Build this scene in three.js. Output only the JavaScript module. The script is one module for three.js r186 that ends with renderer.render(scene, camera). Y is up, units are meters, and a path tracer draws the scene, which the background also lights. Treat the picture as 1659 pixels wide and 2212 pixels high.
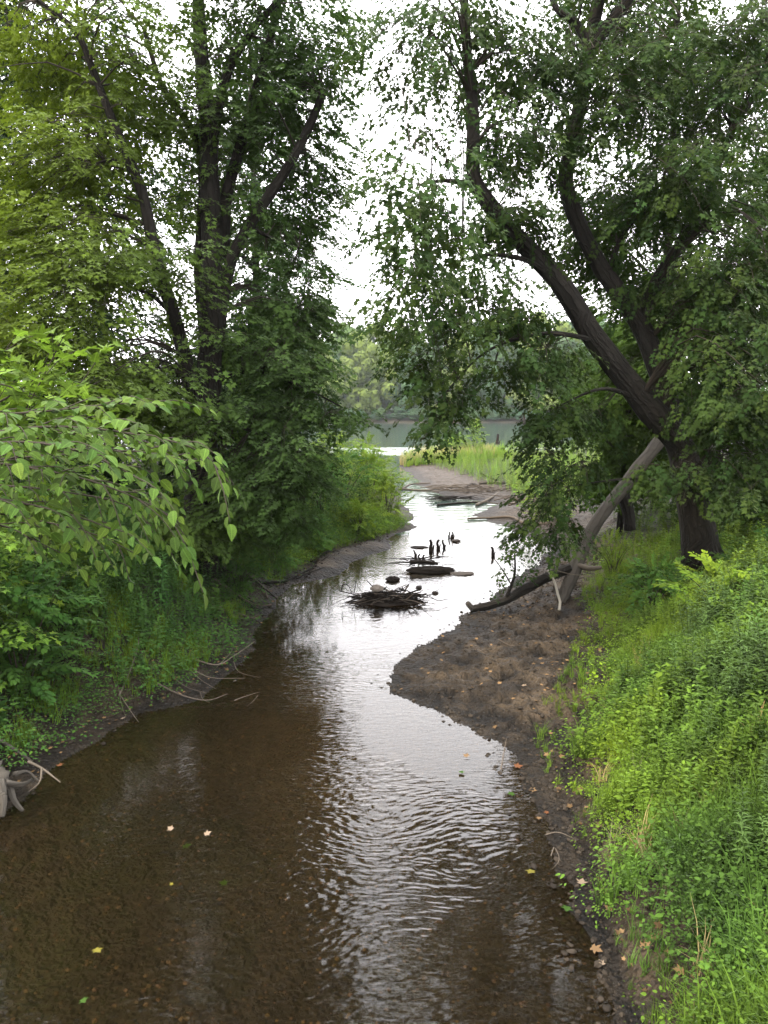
import * as THREE from 'three';
import { mergeGeometries } from 'three/addons/utils/BufferGeometryUtils.js';

// ---------------------------------------------------------------- camera, sky, sun, exposure
const scene = new THREE.Scene();
const EYE = 4.0, FOCAL = 1662, PITCH = Math.atan(221 / 1662);
const camera = new THREE.PerspectiveCamera(67.3, 768 / 1024, 0.05, 3000);
camera.position.set(0, EYE, 0);
camera.rotation.set(-PITCH, 0, 0);
const renderer = new THREE.WebGLRenderer({ antialias: true });
renderer.setSize(768, 1024);
renderer.toneMapping = THREE.LinearToneMapping;
renderer.toneMappingExposure = 6.2;
renderer.shadowMap.enabled = true;
{
  const W = 128, Hh = 64, data = new Float32Array(W * Hh * 4);
  for (let r = 0; r < Hh; r++) for (let c = 0; c < W; c++) {
    const el = ((r + 0.5) / Hh - 0.5) * Math.PI, s = Math.max(0, Math.sin(el));
    const L = el < 0 ? 0.35 : 0.74 + 0.56 * s, i = (r * W + c) * 4;
    data[i] = L * (1.02 - 0.06 * s); data[i + 1] = L * 0.985; data[i + 2] = L * (1.0 + 0.04 * s); data[i + 3] = 1;
  }
  const sky = new THREE.DataTexture(data, W, Hh, THREE.RGBAFormat, THREE.FloatType);
  sky.mapping = THREE.EquirectangularReflectionMapping; sky.magFilter = THREE.LinearFilter; sky.needsUpdate = true;
  scene.background = sky; scene.environment = sky;
}
const sun = new THREE.DirectionalLight(0xfff0d8, 1.3);
sun.position.set(-38, 52, 30); sun.castShadow = true; sun.shadow.radius = 28;
sun.shadow.camera.left = -60; sun.shadow.camera.right = 60; sun.shadow.camera.top = 60; sun.shadow.camera.bottom = -60; sun.shadow.camera.far = 300;
scene.add(sun);
scene.fog = new THREE.FogExp2(0xdde6e8, 0.00012);

// ---------------------------------------------------------------- helpers
let seed = 7;
const rnd = () => { seed = (seed + 0x6d2b79f5) | 0; let t = Math.imul(seed ^ (seed >>> 15), 1 | seed); t = (t + Math.imul(t ^ (t >>> 7), 61 | t)) ^ t; return ((t ^ (t >>> 14)) >>> 0) / 4294967296; };
const rr = (a, b) => a + (b - a) * rnd(), gauss = () => (rnd() + rnd() + rnd() - 1.5) * 1.15;
const clamp = (x, a, b) => Math.min(b, Math.max(a, x)), lerp = (a, b, t) => a + (b - a) * t;
const smooth = (a, b, x) => { const t = clamp((x - a) / (b - a), 0, 1); return t * t * (3 - 2 * t); };
const V = (x, y, z) => new THREE.Vector3(x, y, z);
const hash = (x, y, z = 0) => { let h = Math.imul(x | 0, 374761393) + Math.imul(y | 0, 668265263) + Math.imul(z | 0, 1274126177); h = Math.imul(h ^ (h >>> 13), 1103515245); h ^= h >>> 16; return (h >>> 0) / 4294967296; };
function vnoise(x, y, p = 0, s = 0) {          // value noise, tiling with period p when p > 0
  const ix = Math.floor(x), iy = Math.floor(y), fx = x - ix, fy = y - iy, u = fx * fx * (3 - 2 * fx), v = fy * fy * (3 - 2 * fy);
  const m = p ? (k) => ((k % p) + p) % p : (k) => k;
  const a = hash(m(ix), m(iy), s), b = hash(m(ix + 1), m(iy), s), c = hash(m(ix), m(iy + 1), s), d = hash(m(ix + 1), m(iy + 1), s);
  return a + (b - a) * u + (c - a) * v + (a - b - c + d) * u * v;
}
const fbm = (x, y, o = 4, p = 0, s = 0) => { let a = 0.5, t = 0, n = 0; for (let i = 0; i < o; i++) { t += a * vnoise(x, y, p, s + i); n += a; x *= 2; y *= 2; p *= 2; a *= 0.5; } return t / n; };
// a point seen in the measured photograph, set at its estimated distance in front of the bridge
const CP = Math.cos(-PITCH), SP = Math.sin(-PITCH);
function at(px, py, d) { const x = (px - 829.5) / FOCAL, y = -(py - 1106) / FOCAL, ry = y * CP + SP, rz = y * SP - CP, t = d / -rz; return V(x * t, EYE + ry * t, -d); }
function onGround(px, py, y = 0) { const x = (px - 829.5) / FOCAL, b = -(py - 1106) / FOCAL, ry = b * CP + SP, rz = b * SP - CP, t = (y - EYE) / ry; return V(x * t, y, rz * t); }

const used = new Map();
const numbered = (n) => { const k = used.get(n) || 0; used.set(n, k + 1); return k ? n + '_' + String(k).padStart(3, '0') : n; };
function tag(o, label, category, group) { o.userData = { ...o.userData, label, category }; if (group) o.userData.group = group; return o; }
function thing(name, label, category, pos, group) { const o = new THREE.Group(); o.name = numbered(name); if (pos) o.position.copy(pos); scene.add(o); return tag(o, label, category, group); }
function mesh(name, geo, mat, parent) { const m = new THREE.Mesh(geo, mat); m.name = parent ? name : numbered(name); m.castShadow = m.receiveShadow = true; if (parent) { m.position.sub(parent.isGroup ? parent.position : V(0, 0, 0)); parent.add(m); } else scene.add(m); return m; }
function kind(o, k, label) { o.userData.kind = k; if (label) o.userData.label = label; return o; }

// ---------------------------------------------------------------- textures
function dataTex(w, h, f, srgb) {
  const d = new Uint8Array(w * h * 4);
  for (let y = 0; y < h; y++) for (let x = 0; x < w; x++) { const v = f(x / w, y / h), i = (y * w + x) * 4; if (v.length) { d[i] = clamp(v[0], 0, 1) * 255; d[i + 1] = clamp(v[1], 0, 1) * 255; d[i + 2] = clamp(v[2], 0, 1) * 255; } else d[i] = d[i + 1] = d[i + 2] = clamp(v, 0, 1) * 255; d[i + 3] = 255; }
  const t = new THREE.DataTexture(d, w, h); t.magFilter = THREE.LinearFilter; t.minFilter = THREE.LinearFilter; t.wrapS = t.wrapT = THREE.RepeatWrapping; if (srgb) t.colorSpace = THREE.SRGBColorSpace; t.needsUpdate = true; return t;
}
const scaled = (t, s, s2 = s) => { const c = t.clone(); c.repeat.set(s, s2); c.needsUpdate = true; return c; };
const mudBump = dataTex(1024, 1024, (u, v) => { const w = fbm(u * 6, v * 6, 2, 6, 9) * 0.1; const l = fbm(u * 12 + w * 5, v * 12, 5, 12, 1), p = vnoise(u * 40, v * 40, 40, 5); return 0.75 * l + 0.25 * p * p; });
const mudTint = dataTex(1024, 1024, (u, v) => { const l = fbm(u * 16, v * 16, 5, 16, 21), p = vnoise(u * 90, v * 90, 90, 6), q = vnoise(u * 160, v * 160, 160, 8); const k = 0.42 + 0.5 * l + (p > 0.8 ? 0.16 : 0) - (q < 0.14 ? 0.2 : 0); return [k, k * 0.985, k * 0.96]; });
const barkBump = dataTex(512, 1024, (u, v) => { const w = fbm(u * 4, v * 4, 3, 4, 30) * 1.4; const r = Math.abs(Math.sin((u * 9 + w) * Math.PI)); const cut = smooth(0.0, 0.16, Math.abs(vnoise(u * 18, v * 7, 0, 37) - 0.5)); return 0.15 + 0.6 * Math.pow(r, 0.6) * (0.25 + 0.75 * cut) * (0.5 + 0.5 * fbm(u * 10, v * 5, 3, 5, 33)) + 0.3 * fbm(u * 40, v * 16, 3, 8, 35); });
const barkTint = dataTex(512, 1024, (u, v) => { const w = fbm(u * 4, v * 4, 3, 4, 30) * 1.4; const r = Math.pow(Math.abs(Math.sin((u * 9 + w) * Math.PI)), 0.6); const k = 0.35 + 0.5 * r * fbm(u * 12, v * 6, 4, 6, 41) + 0.25 * fbm(u * 5, v * 5, 3, 5, 44); return [k, k * 0.97, k * 0.93]; });
// running ripples over the near reach: crests across the current, lively in mid-stream, faint in the left pool
const WX0 = -7, WXS = 14, WD0 = 2.5, WDS = 22;
const streamBump = dataTex(2048, 2048, (u, v) => {
  const x = WX0 + u * WXS, d = WD0 + v * WDS;
  const wx = x + 0.5 * fbm(x * 0.9, d * 0.9, 2, 0, 50), wd = d + 0.35 * (vnoise(x * 1.3, d * 1.3, 0, 51) - 0.5) - 0.12 * x;
  const a = vnoise(wx * 11, wd * 32, 0, 52), b = vnoise(wx * 19 + wd * 6, wd * 46, 0, 53), c = vnoise(wx * 7 - wd * 3, wd * 13, 0, 54);
  let live = smooth(-1.9, -0.6, x) * smooth(4.6, 7.2, d) * 0.9 + 0.25 * smooth(-3.2, -1.5, x) + smooth(12.5, 15, d) * 0.5;
  live *= 0.15 + 1.4 * smooth(0.38, 0.68, fbm(x * 0.7, d * 0.55, 3, 0, 55));
  live = clamp(live + 0.10, 0, 1.1) * (1 - 0.62 * smooth(9.5, 13.5, d));
  return 0.5 + ((a - 0.5) * 0.34 + (b - 0.5) * 0.22 + (c - 0.5) * 0.2) * live * 0.9;
});
streamBump.wrapS = streamBump.wrapT = THREE.ClampToEdgeWrapping;
const riverBump = dataTex(1024, 1024, (u, v) => 0.6 * fbm(u * 10, v * 22, 3, 2, 60) + 0.4 * fbm(u * 30, v * 50, 3, 10, 61));

// ---------------------------------------------------------------- materials
const rgb = (r, g, b) => new THREE.Color().setRGB(r, g, b);
const leafMat = (r, g, b, t = 0.42, extra = {}) => new THREE.MeshPhysicalMaterial({ color: rgb(r * 0.69, g * 0.69, b * 0.69), roughness: 1, transmission: t, thickness: 0, side: THREE.DoubleSide, specularIntensity: 0.12, ...extra });
const std = (r, g, b, o = {}) => new THREE.MeshPhysicalMaterial({ color: rgb(r * 0.69, g * 0.69, b * 0.69), roughness: 0.85, specularIntensity: 0.25, ...o });
const M = {
  bark: std(0.03, 0.027, 0.023, { map: barkTint, bumpMap: barkBump, bumpScale: 0.05, roughness: 0.95 }),
  barkPale: std(0.1, 0.09, 0.076, { map: barkTint, bumpMap: barkBump, bumpScale: 0.02, roughness: 0.95 }),
  twig: std(0.04, 0.033, 0.025, { roughness: 0.9 }),
  wetWood: std(0.026, 0.02, 0.015, { map: barkTint, bumpMap: barkBump, bumpScale: 0.012, roughness: 0.9 }),
  stick: std(0.09, 0.072, 0.055, { roughness: 0.9 }),
  paleStick: std(0.11, 0.09, 0.068, { roughness: 0.9 }),
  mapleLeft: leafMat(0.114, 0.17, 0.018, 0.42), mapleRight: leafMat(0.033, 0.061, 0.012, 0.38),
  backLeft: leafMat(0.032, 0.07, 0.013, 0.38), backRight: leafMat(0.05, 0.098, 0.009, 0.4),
  sapling: leafMat(0.17, 0.29, 0.03, 0.45), elm: leafMat(0.088, 0.16, 0.024, 0.36, { clearcoat: 0.08, clearcoatRoughness: 0.5 }),
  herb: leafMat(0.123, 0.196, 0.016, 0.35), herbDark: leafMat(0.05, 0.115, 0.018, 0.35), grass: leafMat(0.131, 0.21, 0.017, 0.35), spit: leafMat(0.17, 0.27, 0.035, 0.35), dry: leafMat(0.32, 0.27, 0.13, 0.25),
  deadLeaf: leafMat(0.22, 0.145, 0.075, 0.1), far: leafMat(0.085, 0.15, 0.05, 0.3),
  ground: new THREE.MeshPhysicalMaterial({ color: rgb(0.69, 0.69, 0.69), vertexColors: true, map: scaled(mudTint, 1 / 1.7), bumpMap: scaled(mudBump, 1 / 1.1), bumpScale: 0.12, roughness: 0.72, specularIntensity: 0.3 }),
  stone: std(0.2, 0.17, 0.14, { bumpMap: mudBump, bumpScale: 0.01 }), mud: std(0.055, 0.042, 0.032, { bumpMap: mudBump, bumpScale: 0.03, roughness: 0.55 }),
};

// ---------------------------------------------------------------- the lie of the land
const table = (t) => (d) => { if (d <= t[0][0]) return t[0][1]; for (let i = 1; i < t.length; i++) if (d <= t[i][0]) { const k = (d - t[i - 1][0]) / (t[i][0] - t[i - 1][0]); return lerp(t[i - 1][1], t[i][1], k); } return t[t.length - 1][1]; };
const leftEdge = table([[3, -4.3], [7.2, -3.83], [8.4, -3.74], [9.1, -3.55], [9.8, -3.2], [10.3, -2.65], [12, -2.15], [13.4, -2.24], [16.2, -2.25], [19.7, -1.75], [21.3, -1.17], [24, 0.25], [26, 1.0], [31, 0.95], [38, 0.8], [46, 0.5], [54, -0.4], [60, -4]]);
const rightEdge = table([[3, 1.5], [4.6, 1.46], [5.3, 1.56], [6.2, 1.5], [7.8, 1.49], [8.9, 1.42], [9.7, 0.8], [10.5, 0.1], [10.9, -0.06], [12.6, 0.4], [14.3, 1.5], [15.4, 1.85], [18, 3.2], [21, 4.5], [23.2, 4.85], [25, 4.5], [28.5, 3.4], [30, 3.6], [32.5, 4.9], [34, 3.9], [36, 2.7], [41, 1.8], [48, 1.6], [56, 1.0]]);
const plantEdge = table([[3, 1.5], [4.4, 1.62], [5.3, 1.7], [6.6, 1.85], [8.1, 2.15], [9.4, 2.75], [11, 3.5], [13.8, 4.45], [15.6, 4.6], [20, 6.3], [25, 7.2], [30, 6.9], [32, 6.3], [40, 5.4], [46, 4.4], [53, 3.5], [55, 1.5], [60, 0]]);
const lakeEdge = (x) => 52 + 8 * smooth(-1.5, 2.5, x) + 6 * smooth(8, 30, x) + 2.5 * (vnoise(x * 0.35, 3, 0, 70) - 0.5);
function height(x, d) {
  if (d > 120) return d < 236 ? -1.5 : -1.5 + 2.7 * smooth(236, 246, d) + 14 * smooth(255, 420, d);
  const j = (vnoise(x * 1.1, d * 1.1, 0, 71) - 0.5) * 0.5 * clamp(d / 12, 0.35, 1) + (vnoise(x * 4, d * 4, 0, 72) - 0.5) * 0.16;
  const sl = leftEdge(d) - x + j * 0.7, sr = x - rightEdge(d) + j, b = x - plantEdge(d) + j * 0.5;
  let h;
  if (sl < 0 && sr < 0) {                       // bed
    const e = Math.min(-sl, -sr);
    h = -0.015 - 0.17 * smooth(0, 1.5, e) + 0.05 * (fbm(x * 1.5, d * 1.5, 3, 0, 73) - 0.5) * smooth(0, 0.5, e);
    if (d > 17 && d < 24) h += 0.16 * smooth(2.2, 0.4, -sl) * smooth(17, 19.5, d) * smooth(24, 22, d);
  } else if (sr >= 0) {
    const k = lerp(0.78, 0.3, smooth(10.5, 16, d)) * (1 - 0.75 * smooth(24, 34, d)), top = lerp(2.5, 1.5, smooth(10, 17, d)) * (1 - 0.6 * smooth(26, 40, d));
    h = 0.01 + 0.055 * Math.min(sr, 2.4);
    if (b > 0) h += top * (1 - Math.exp(-b * k / top)) + 0.03 * Math.min(b, 20);
    h += 0.07 * (fbm(x * 3.2, d * 3.2, 4, 0, 74) - 0.5) * smooth(0, 0.3, sr) + 0.08 * Math.pow(1 - Math.abs(2 * vnoise(x * 3.4, d * 3.4, 0, 76) - 1), 2) * smooth(0.5, 1.2, sr) * smooth(1.4, 0.2, b) - 0.02;
    if (d < 26) h += (0.08 * (fbm(x * 6, d * 6, 3, 0, 77) - 0.5) + 0.045 * Math.pow(vnoise(x * 13, d * 10, 0, 78), 2) - 0.05 * smooth(0.62, 0.8, vnoise(x * 5.5, d * 5, 0, 79))) * smooth(0.05, 0.5, sr) * smooth(1.2, 0.3, b);
    h = Math.max(h, 0.002 * sr);
  } else {
    const near = smooth(22, 17, d), top = lerp(0.55, 1.25, near);
    h = 0.01 + 0.16 * Math.min(sl, 0.7) + 0.06 * (fbm(x * 6, d * 6, 3, 0, 77) - 0.5) * smooth(0, 0.3, sl) + top * smooth(0.25, 2.4, sl) + 0.1 * Math.min(Math.max(sl - 2, 0), 6) + 0.09 * (fbm(x * 3, d * 3, 4, 0, 75) - 0.45) * smooth(0, 0.4, sl);
  }
  const q = d - lakeEdge(x);
  if (q > -3) h = lerp(h, -1.5, smooth(-3, 9, q)) * 1;
  return h;
}
const onLand = (x, d, lift = 0) => V(x, height(x, d) + lift, -d);
{
  const ds = [-60, -30, -15, -6, -1, 1, 2, 2.6];
  for (let d = 3; d < 1500; d *= d < 60 ? 1.0068 : 1.05) ds.push(d);
  const us = [-1, -0.8, -0.6];
  for (let i = 0; i <= 470; i++) us.push(-0.5 + i / 470);
  us.push(0.6, 0.8, 1);
  const pos = [], col = [], uv = [], idx = [], n = us.length;
  for (const d of ds) for (const u of us) {
    const e = Math.max(d, 3), inner = 0.56 * e + 0.6, au = Math.abs(u), x = au <= 0.5 ? (u / 0.5) * inner : Math.sign(u) * (inner + ((au - 0.5) / 0.5) ** 2 * (e * 2.5 + 60));
    const h = height(x, d); pos.push(x, h, -d); uv.push(x, d);
    let sr = x - rightEdge(d), b = x - plantEdge(d), sl = leftEdge(d) - x;
    let c;
    const n1 = fbm(x * 0.9, d * 0.9, 3, 0, 80), n2 = fbm(x * 5, d * 5, 3, 0, 81);
    if (h < 0.0) { let k = 0.75 + 0.6 * n1 + 0.25 * n2; k *= 0.55 + 0.9 * fbm(x * 0.55, d * 0.4, 3, 0, 86); const mid = smooth(-2.6, -0.6, x) * smooth(6.5, 9, d) * smooth(16, 12, d); c = [0.031 * k * (1 + 0.5 * mid), 0.0262 * k * (1 + 0.4 * mid), 0.0185 * k * (1 + 0.4 * mid)]; if (n1 > 0.55 && x < -1) c = [0.026 * k, 0.0245 * k, 0.015 * k]; }
    else {
      const wet = smooth(0.10, 0.0, h), k = (0.9 + 0.5 * n2 - 0.15 * n1) * (1 - 0.55 * wet); { const q = 0.6 + 0.8 * smooth(0.35, 0.65, fbm(x * 2.2, d * 2.2, 4, 0, 83)), pitShade = 1 - 0.55 * smooth(0.55, 0.78, vnoise(x * 5.5, d * 5, 0, 79)), kk = k * q * (sl > 0 ? 0.6 : pitShade) * (0.6 + 0.8 * fbm(x * 9, d * 9, 2, 0, 84)); c = [0.05 * kk, 0.036 * kk, 0.022 * kk]; }  // hollows of the mud bar painted darker, shade put into the vertex colour
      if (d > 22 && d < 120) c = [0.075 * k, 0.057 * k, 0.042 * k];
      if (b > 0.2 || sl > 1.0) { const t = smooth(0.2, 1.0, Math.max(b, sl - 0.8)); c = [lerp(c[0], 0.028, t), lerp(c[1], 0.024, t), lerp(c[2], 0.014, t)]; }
      if (d > 120) c = d < 250 ? [0.12, 0.1, 0.07] : [0.06, 0.08, 0.035];
    }
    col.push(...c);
  }
  for (let j = 0; j + 1 < ds.length; j++) for (let i = 0; i + 1 < n; i++) { const a = j * n + i; idx.push(a, a + 1, a + n, a + 1, a + n + 1, a + n); }
  const g = new THREE.BufferGeometry();
  g.setAttribute('position', new THREE.Float32BufferAttribute(pos, 3)); g.setAttribute('color', new THREE.Float32BufferAttribute(col, 3)); g.setAttribute('uv', new THREE.Float32BufferAttribute(uv, 2)); g.setIndex(idx); g.computeVertexNormals();
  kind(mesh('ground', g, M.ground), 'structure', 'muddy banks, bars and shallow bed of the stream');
}

// ---------------------------------------------------------------- water
function sheet(x0, x1, d0, d1, nx, nd, hf, uvf) {
  const g = new THREE.PlaneGeometry(1, 1, nx, nd), p = g.attributes.position, u = g.attributes.uv;
  for (let i = 0; i < p.count; i++) { const x = lerp(x0, x1, p.getX(i) + 0.5), d = lerp(d0, d1, p.getY(i) + 0.5); p.setXYZ(i, x, hf(x, d), -d); const [a, b] = uvf(x, d); u.setXY(i, a, b); }
  g.computeVertexNormals(); return g;
}
{
  const wm = new THREE.MeshPhysicalMaterial({ color: rgb(0.62, 0.55, 0.42), roughness: 0.05, transmission: 1, thickness: 0, ior: 1.33, bumpMap: streamBump, bumpScale: 0.0175 });
  kind(mesh('stream_water', sheet(WX0, WX0 + WXS, WD0, WD0 + WDS, 4, 4, () => 0, (x, d) => [(x - WX0) / WXS, (d - WD0) / WDS]), wm), 'structure', 'shallow brown stream running between the muddy banks');
  const rm = new THREE.MeshPhysicalMaterial({ color: rgb(0.035, 0.05, 0.04), roughness: 0.07, ior: 1.33, bumpMap: scaled(riverBump, 1 / 9), bumpScale: 0.009 });
  const ripple = (x, d) => { const w = smooth(67, 69.5, d) * smooth(83, 79, d), n = 0.6 + 0.8 * fbm(x * 0.05, d * 0.6, 2, 0, 90); return 0.05 * w * n * (Math.sin(d * 5.2 + 1.2 * vnoise(x * 0.3, d * 0.2, 0, 91) * 6 + x * 0.2) + 0.5 * Math.sin(d * 9.1 - x * 0.5 + 3 * vnoise(x * 0.4, d * 0.3, 0, 92))); };
  const parts = [sheet(-30, 40, WD0 + WDS, 66, 30, 20, () => 0, (x, d) => [x, d]), sheet(-70, 90, 66, 85, 120, 190, ripple, (x, d) => [x, d]), sheet(-300, 300, 85, 250, 20, 20, () => 0, (x, d) => [x, d])];
  kind(mesh('river_water', mergeGeometries(parts), rm), 'structure', 'wide grey green river beyond the mouth of the stream');
}

// ---------------------------------------------------------------- plant geometry
function tube(pts, r0, r1, o = {}) {
  const curve = new THREE.CatmullRomCurve3(pts, false, 'centripetal'), len = curve.getLength();
  const seg = o.seg || clamp(Math.round(len / (o.step || 0.16)), 2, 60), rad = o.rad || 9, fr = curve.computeFrenetFrames(seg), pos = [], uv = [], idx = [], s = o.seed ?? Math.floor(rnd() * 999);
  for (let i = 0; i <= seg; i++) {
    const t = i / seg, p = curve.getPointAt(t), base = lerp(r0, r1, Math.pow(t, o.pow || 0.9)) * (1 + (o.flare || 0) * Math.exp(-t * len / 0.45));
    for (let k = 0; k <= rad; k++) {
      const a = (k % rad) / rad * Math.PI * 2, n = o.rough ? 1 + o.rough * (vnoise(Math.cos(a) * 1.6 + s, t * len * 2.2 + Math.sin(a) * 1.6, 0, s) - 0.5) * 2 + (o.flare ? 0.5 * o.flare * Math.exp(-t * len / 0.4) * Math.cos(a * 5 + s) * 0.4 : 0) : 1, R = base * n;
      const c = Math.cos(a) * R, q = Math.sin(a) * R, N = fr.normals[i], B = fr.binormals[i];
      pos.push(p.x + N.x * c + B.x * q, p.y + N.y * c + B.y * q, p.z + N.z * c + B.z * q); uv.push(k / rad * Math.max(0.25, Math.round(base * 2 * Math.PI * 2) / 2) , t * len * 0.7);
    }
  }
  for (let i = 0; i < seg; i++) for (let k = 0; k < rad; k++) { const a = i * (rad + 1) + k, b = a + rad + 1; idx.push(a, b, a + 1, b, b + 1, a + 1); }
  for (const [row, flip] of [[0, 0], [seg, 1]]) { const c = pos.length / 3, p = curve.getPointAt(row / seg), T = curve.getTangentAt(row / seg).multiplyScalar((flip ? 0.25 : -0.25) * (flip ? r1 : r0)); pos.push(p.x + T.x, p.y + T.y, p.z + T.z); uv.push(0.5, 0.5); for (let k = 0; k < rad; k++) { const a = row * (rad + 1) + k; flip ? idx.push(a, c, a + 1) : idx.push(a, a + 1, c); } }
  const g = new THREE.BufferGeometry(); g.setAttribute('position', new THREE.Float32BufferAttribute(pos, 3)); g.setAttribute('uv', new THREE.Float32BufferAttribute(uv, 2)); g.setIndex(idx); g.computeVertexNormals(); return g;
}
// a flat outline (right half, base to tip) becomes a folded leaf lying along +z, upper side +y
function leafGeo(half, fold = 0.22, curl = 0.18) {
  const n = half.length, pos = [], uv = [], idx = [], mid = [];
  const P = (x, y) => { pos.push(x, Math.abs(x) * fold - curl * y * y, y); uv.push(x + 0.5, y); return pos.length / 3 - 1; };
  for (let i = 0; i < n; i++) mid.push(P(0, half[i][2] ?? half[i][1]));
  for (const s of [1, -1]) { const e = half.map(([x, y]) => P(s * x, y)); for (let i = 0; i + 1 < n; i++) { const q = s > 0 ? [mid[i], mid[i + 1], e[i], mid[i + 1], e[i + 1], e[i]] : [mid[i], e[i], mid[i + 1], mid[i + 1], e[i], e[i + 1]]; idx.push(...q); } }
  const g = new THREE.BufferGeometry(); g.setAttribute('position', new THREE.Float32BufferAttribute(pos, 3)); g.setAttribute('uv', new THREE.Float32BufferAttribute(uv, 2)); g.setIndex(idx); g.computeVertexNormals(); return g;
}
const MAPLE = [[0.0, 0.0, 0], [0.36, 0.02, 0.15], [0.24, 0.24, 0.3], [0.56, 0.52, 0.36], [0.2, 0.5, 0.5], [0.0, 1.0, 1]];
const MAPLE_FINE = [[0, 0, 0], [0.2, -0.04, 0.08], [0.42, 0.06, 0.16], [0.3, 0.16, 0.22], [0.25, 0.25, 0.28], [0.42, 0.33, 0.32], [0.62, 0.58, 0.36], [0.42, 0.52, 0.42], [0.3, 0.54, 0.46], [0.17, 0.48, 0.52], [0.25, 0.66, 0.66], [0.14, 0.76, 0.78], [0, 1, 1]];
const OVAL = [[0, 0], [0.2, 0.12], [0.29, 0.35], [0.25, 0.6], [0.13, 0.82], [0, 1]];
const OVAL_FINE = [[0, 0], [0.15, 0.05], [0.25, 0.16], [0.3, 0.3], [0.31, 0.42], [0.28, 0.56], [0.22, 0.69], [0.14, 0.81], [0.06, 0.92], [0, 1]];
const LANCE = [[0, 0], [0.1, 0.2], [0.12, 0.45], [0.07, 0.75], [0, 1]];
const RHOMB = [[0, 0], [0.32, 0.45], [0, 1]];
const gMaple = leafGeo(MAPLE), gMapleFine = leafGeo(MAPLE_FINE, 0.2, 0.22), gOval = leafGeo(OVAL), gOvalFine = leafGeo(OVAL_FINE, 0.25, 0.25), gLance = leafGeo(LANCE, 0.3, 0.35), gRhomb = leafGeo(RHOMB, 0.3, 0.1);
const pose = (pos, fwd, up, s, sx = 1) => { const z = fwd.clone().normalize(), x = V(0, 0, 0).crossVectors(up, z); if (x.lengthSq() < 1e-5) x.set(1, 0, 0); x.normalize(); const y = V(0, 0, 0).crossVectors(z, x); return new THREE.Matrix4().makeBasis(x.multiplyScalar(s * sx), y.multiplyScalar(s), z.multiplyScalar(s)).setPosition(pos); };
const posed = (g, m) => g.clone().applyMatrix4(m);
// a twig along +z carrying leaves in pairs
function sprayGeo(leaf, o) {
  const gs = [], L = o.length, bend = (s) => V(0, -o.droop * s * s * L, s * L);
  for (let k = 0; k < o.pairs; k++) for (const side of [-1, 1]) {
    const s = lerp(0.12, 1, (k + (o.alt && side > 0 ? 0.5 : 0)) / (o.pairs - 0.5)), a = side * rr(0.7, 1.25) * (1 - 0.45 * s), p = bend(s), pet = o.petiole * rr(0.6, 1.3);
    const dir = V(Math.sin(a), rr(-0.55, 0.12), Math.cos(a)).normalize();
    gs.push(posed(leaf, pose(p.clone().addScaledVector(dir, pet), dir, V(rr(-0.4, 0.4), 1, rr(-0.4, 0.4)), o.leaf * rr(0.5, 1.2) * (1 - 0.25 * s * s))));
  }
  gs.push(posed(leaf, pose(bend(1), V(rr(-0.3, 0.3), -0.4, 1), V(0, 1, 0), o.leaf * 0.8)), tube([bend(0), bend(0.5), bend(1)], 0.004, 0.0015, { rad: 3, seg: 3 }));
  return mergeGeometries(gs);
}
const mapleSprays = [0, 1, 2, 3].map(() => sprayGeo(gMaple, { length: 0.36, pairs: 6, leaf: 0.098, petiole: 0.055, droop: 0.25 }));
const ovalSprays = [0, 1, 2].map(() => sprayGeo(gOval, { length: 0.4, pairs: 7, leaf: 0.1, petiole: 0.02, droop: 0.2, alt: true }));
function weedGeo(o) {
  const gs = [], lean = V(rr(-0.12, 0.12), 1, rr(-0.12, 0.12)).normalize();
  for (let k = 0; k < o.n; k++) { const s = Math.pow((k + 1) / o.n, 0.8), a = k * 2.4 + rr(-0.4, 0.4), up = lerp(-0.1, 0.7, s); const dir = V(Math.cos(a), up + rr(-0.2, 0.2), Math.sin(a)).normalize(); gs.push(posed(o.leafGeo, pose(lean.clone().multiplyScalar(s * o.h).add(V(rr(-1, 1), 0, rr(-1, 1)).multiplyScalar(o.spread || 0.01)), dir, V(0, 1, 0), o.leaf * rr(0.7, 1.2) * (1.1 - 0.5 * s * s)))); }
  gs.push(tube([V(0, 0, 0), lean.clone().multiplyScalar(o.h * 0.5).add(V(0.01, 0, 0)), lean.clone().multiplyScalar(o.h)], 0.005, 0.002, { seg: 3, rad: 3 }));
  return mergeGeometries(gs);
}
const lanceWeeds = [0, 1, 2, 3].map(() => weedGeo({ leafGeo: gLance, n: 34, h: rr(0.55, 0.8), leaf: 0.1 }));
const broadWeeds = [0, 1, 2].map(() => weedGeo({ leafGeo: gOval, n: 26, h: rr(0.32, 0.5), leaf: 0.065 }));
function coverGeo() { const gs = []; for (let k = 0; k < 46; k++) { const a = rr(0, 6.28), r = 0.19 * Math.sqrt(rnd()), h = rr(0.03, 0.16) ; gs.push(posed(k % 3 ? gOval : gRhomb, pose(V(Math.cos(a) * r, h, Math.sin(a) * r), V(Math.cos(a + rr(-1, 1)), rr(-0.3, 0.25), Math.sin(a + rr(-1, 1))), V(rr(-0.4, 0.4), 1, rr(-0.4, 0.4)), rr(0.014, 0.034)))); } return mergeGeometries(gs); }
const covers = [0, 1, 2].map(coverGeo);
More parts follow.
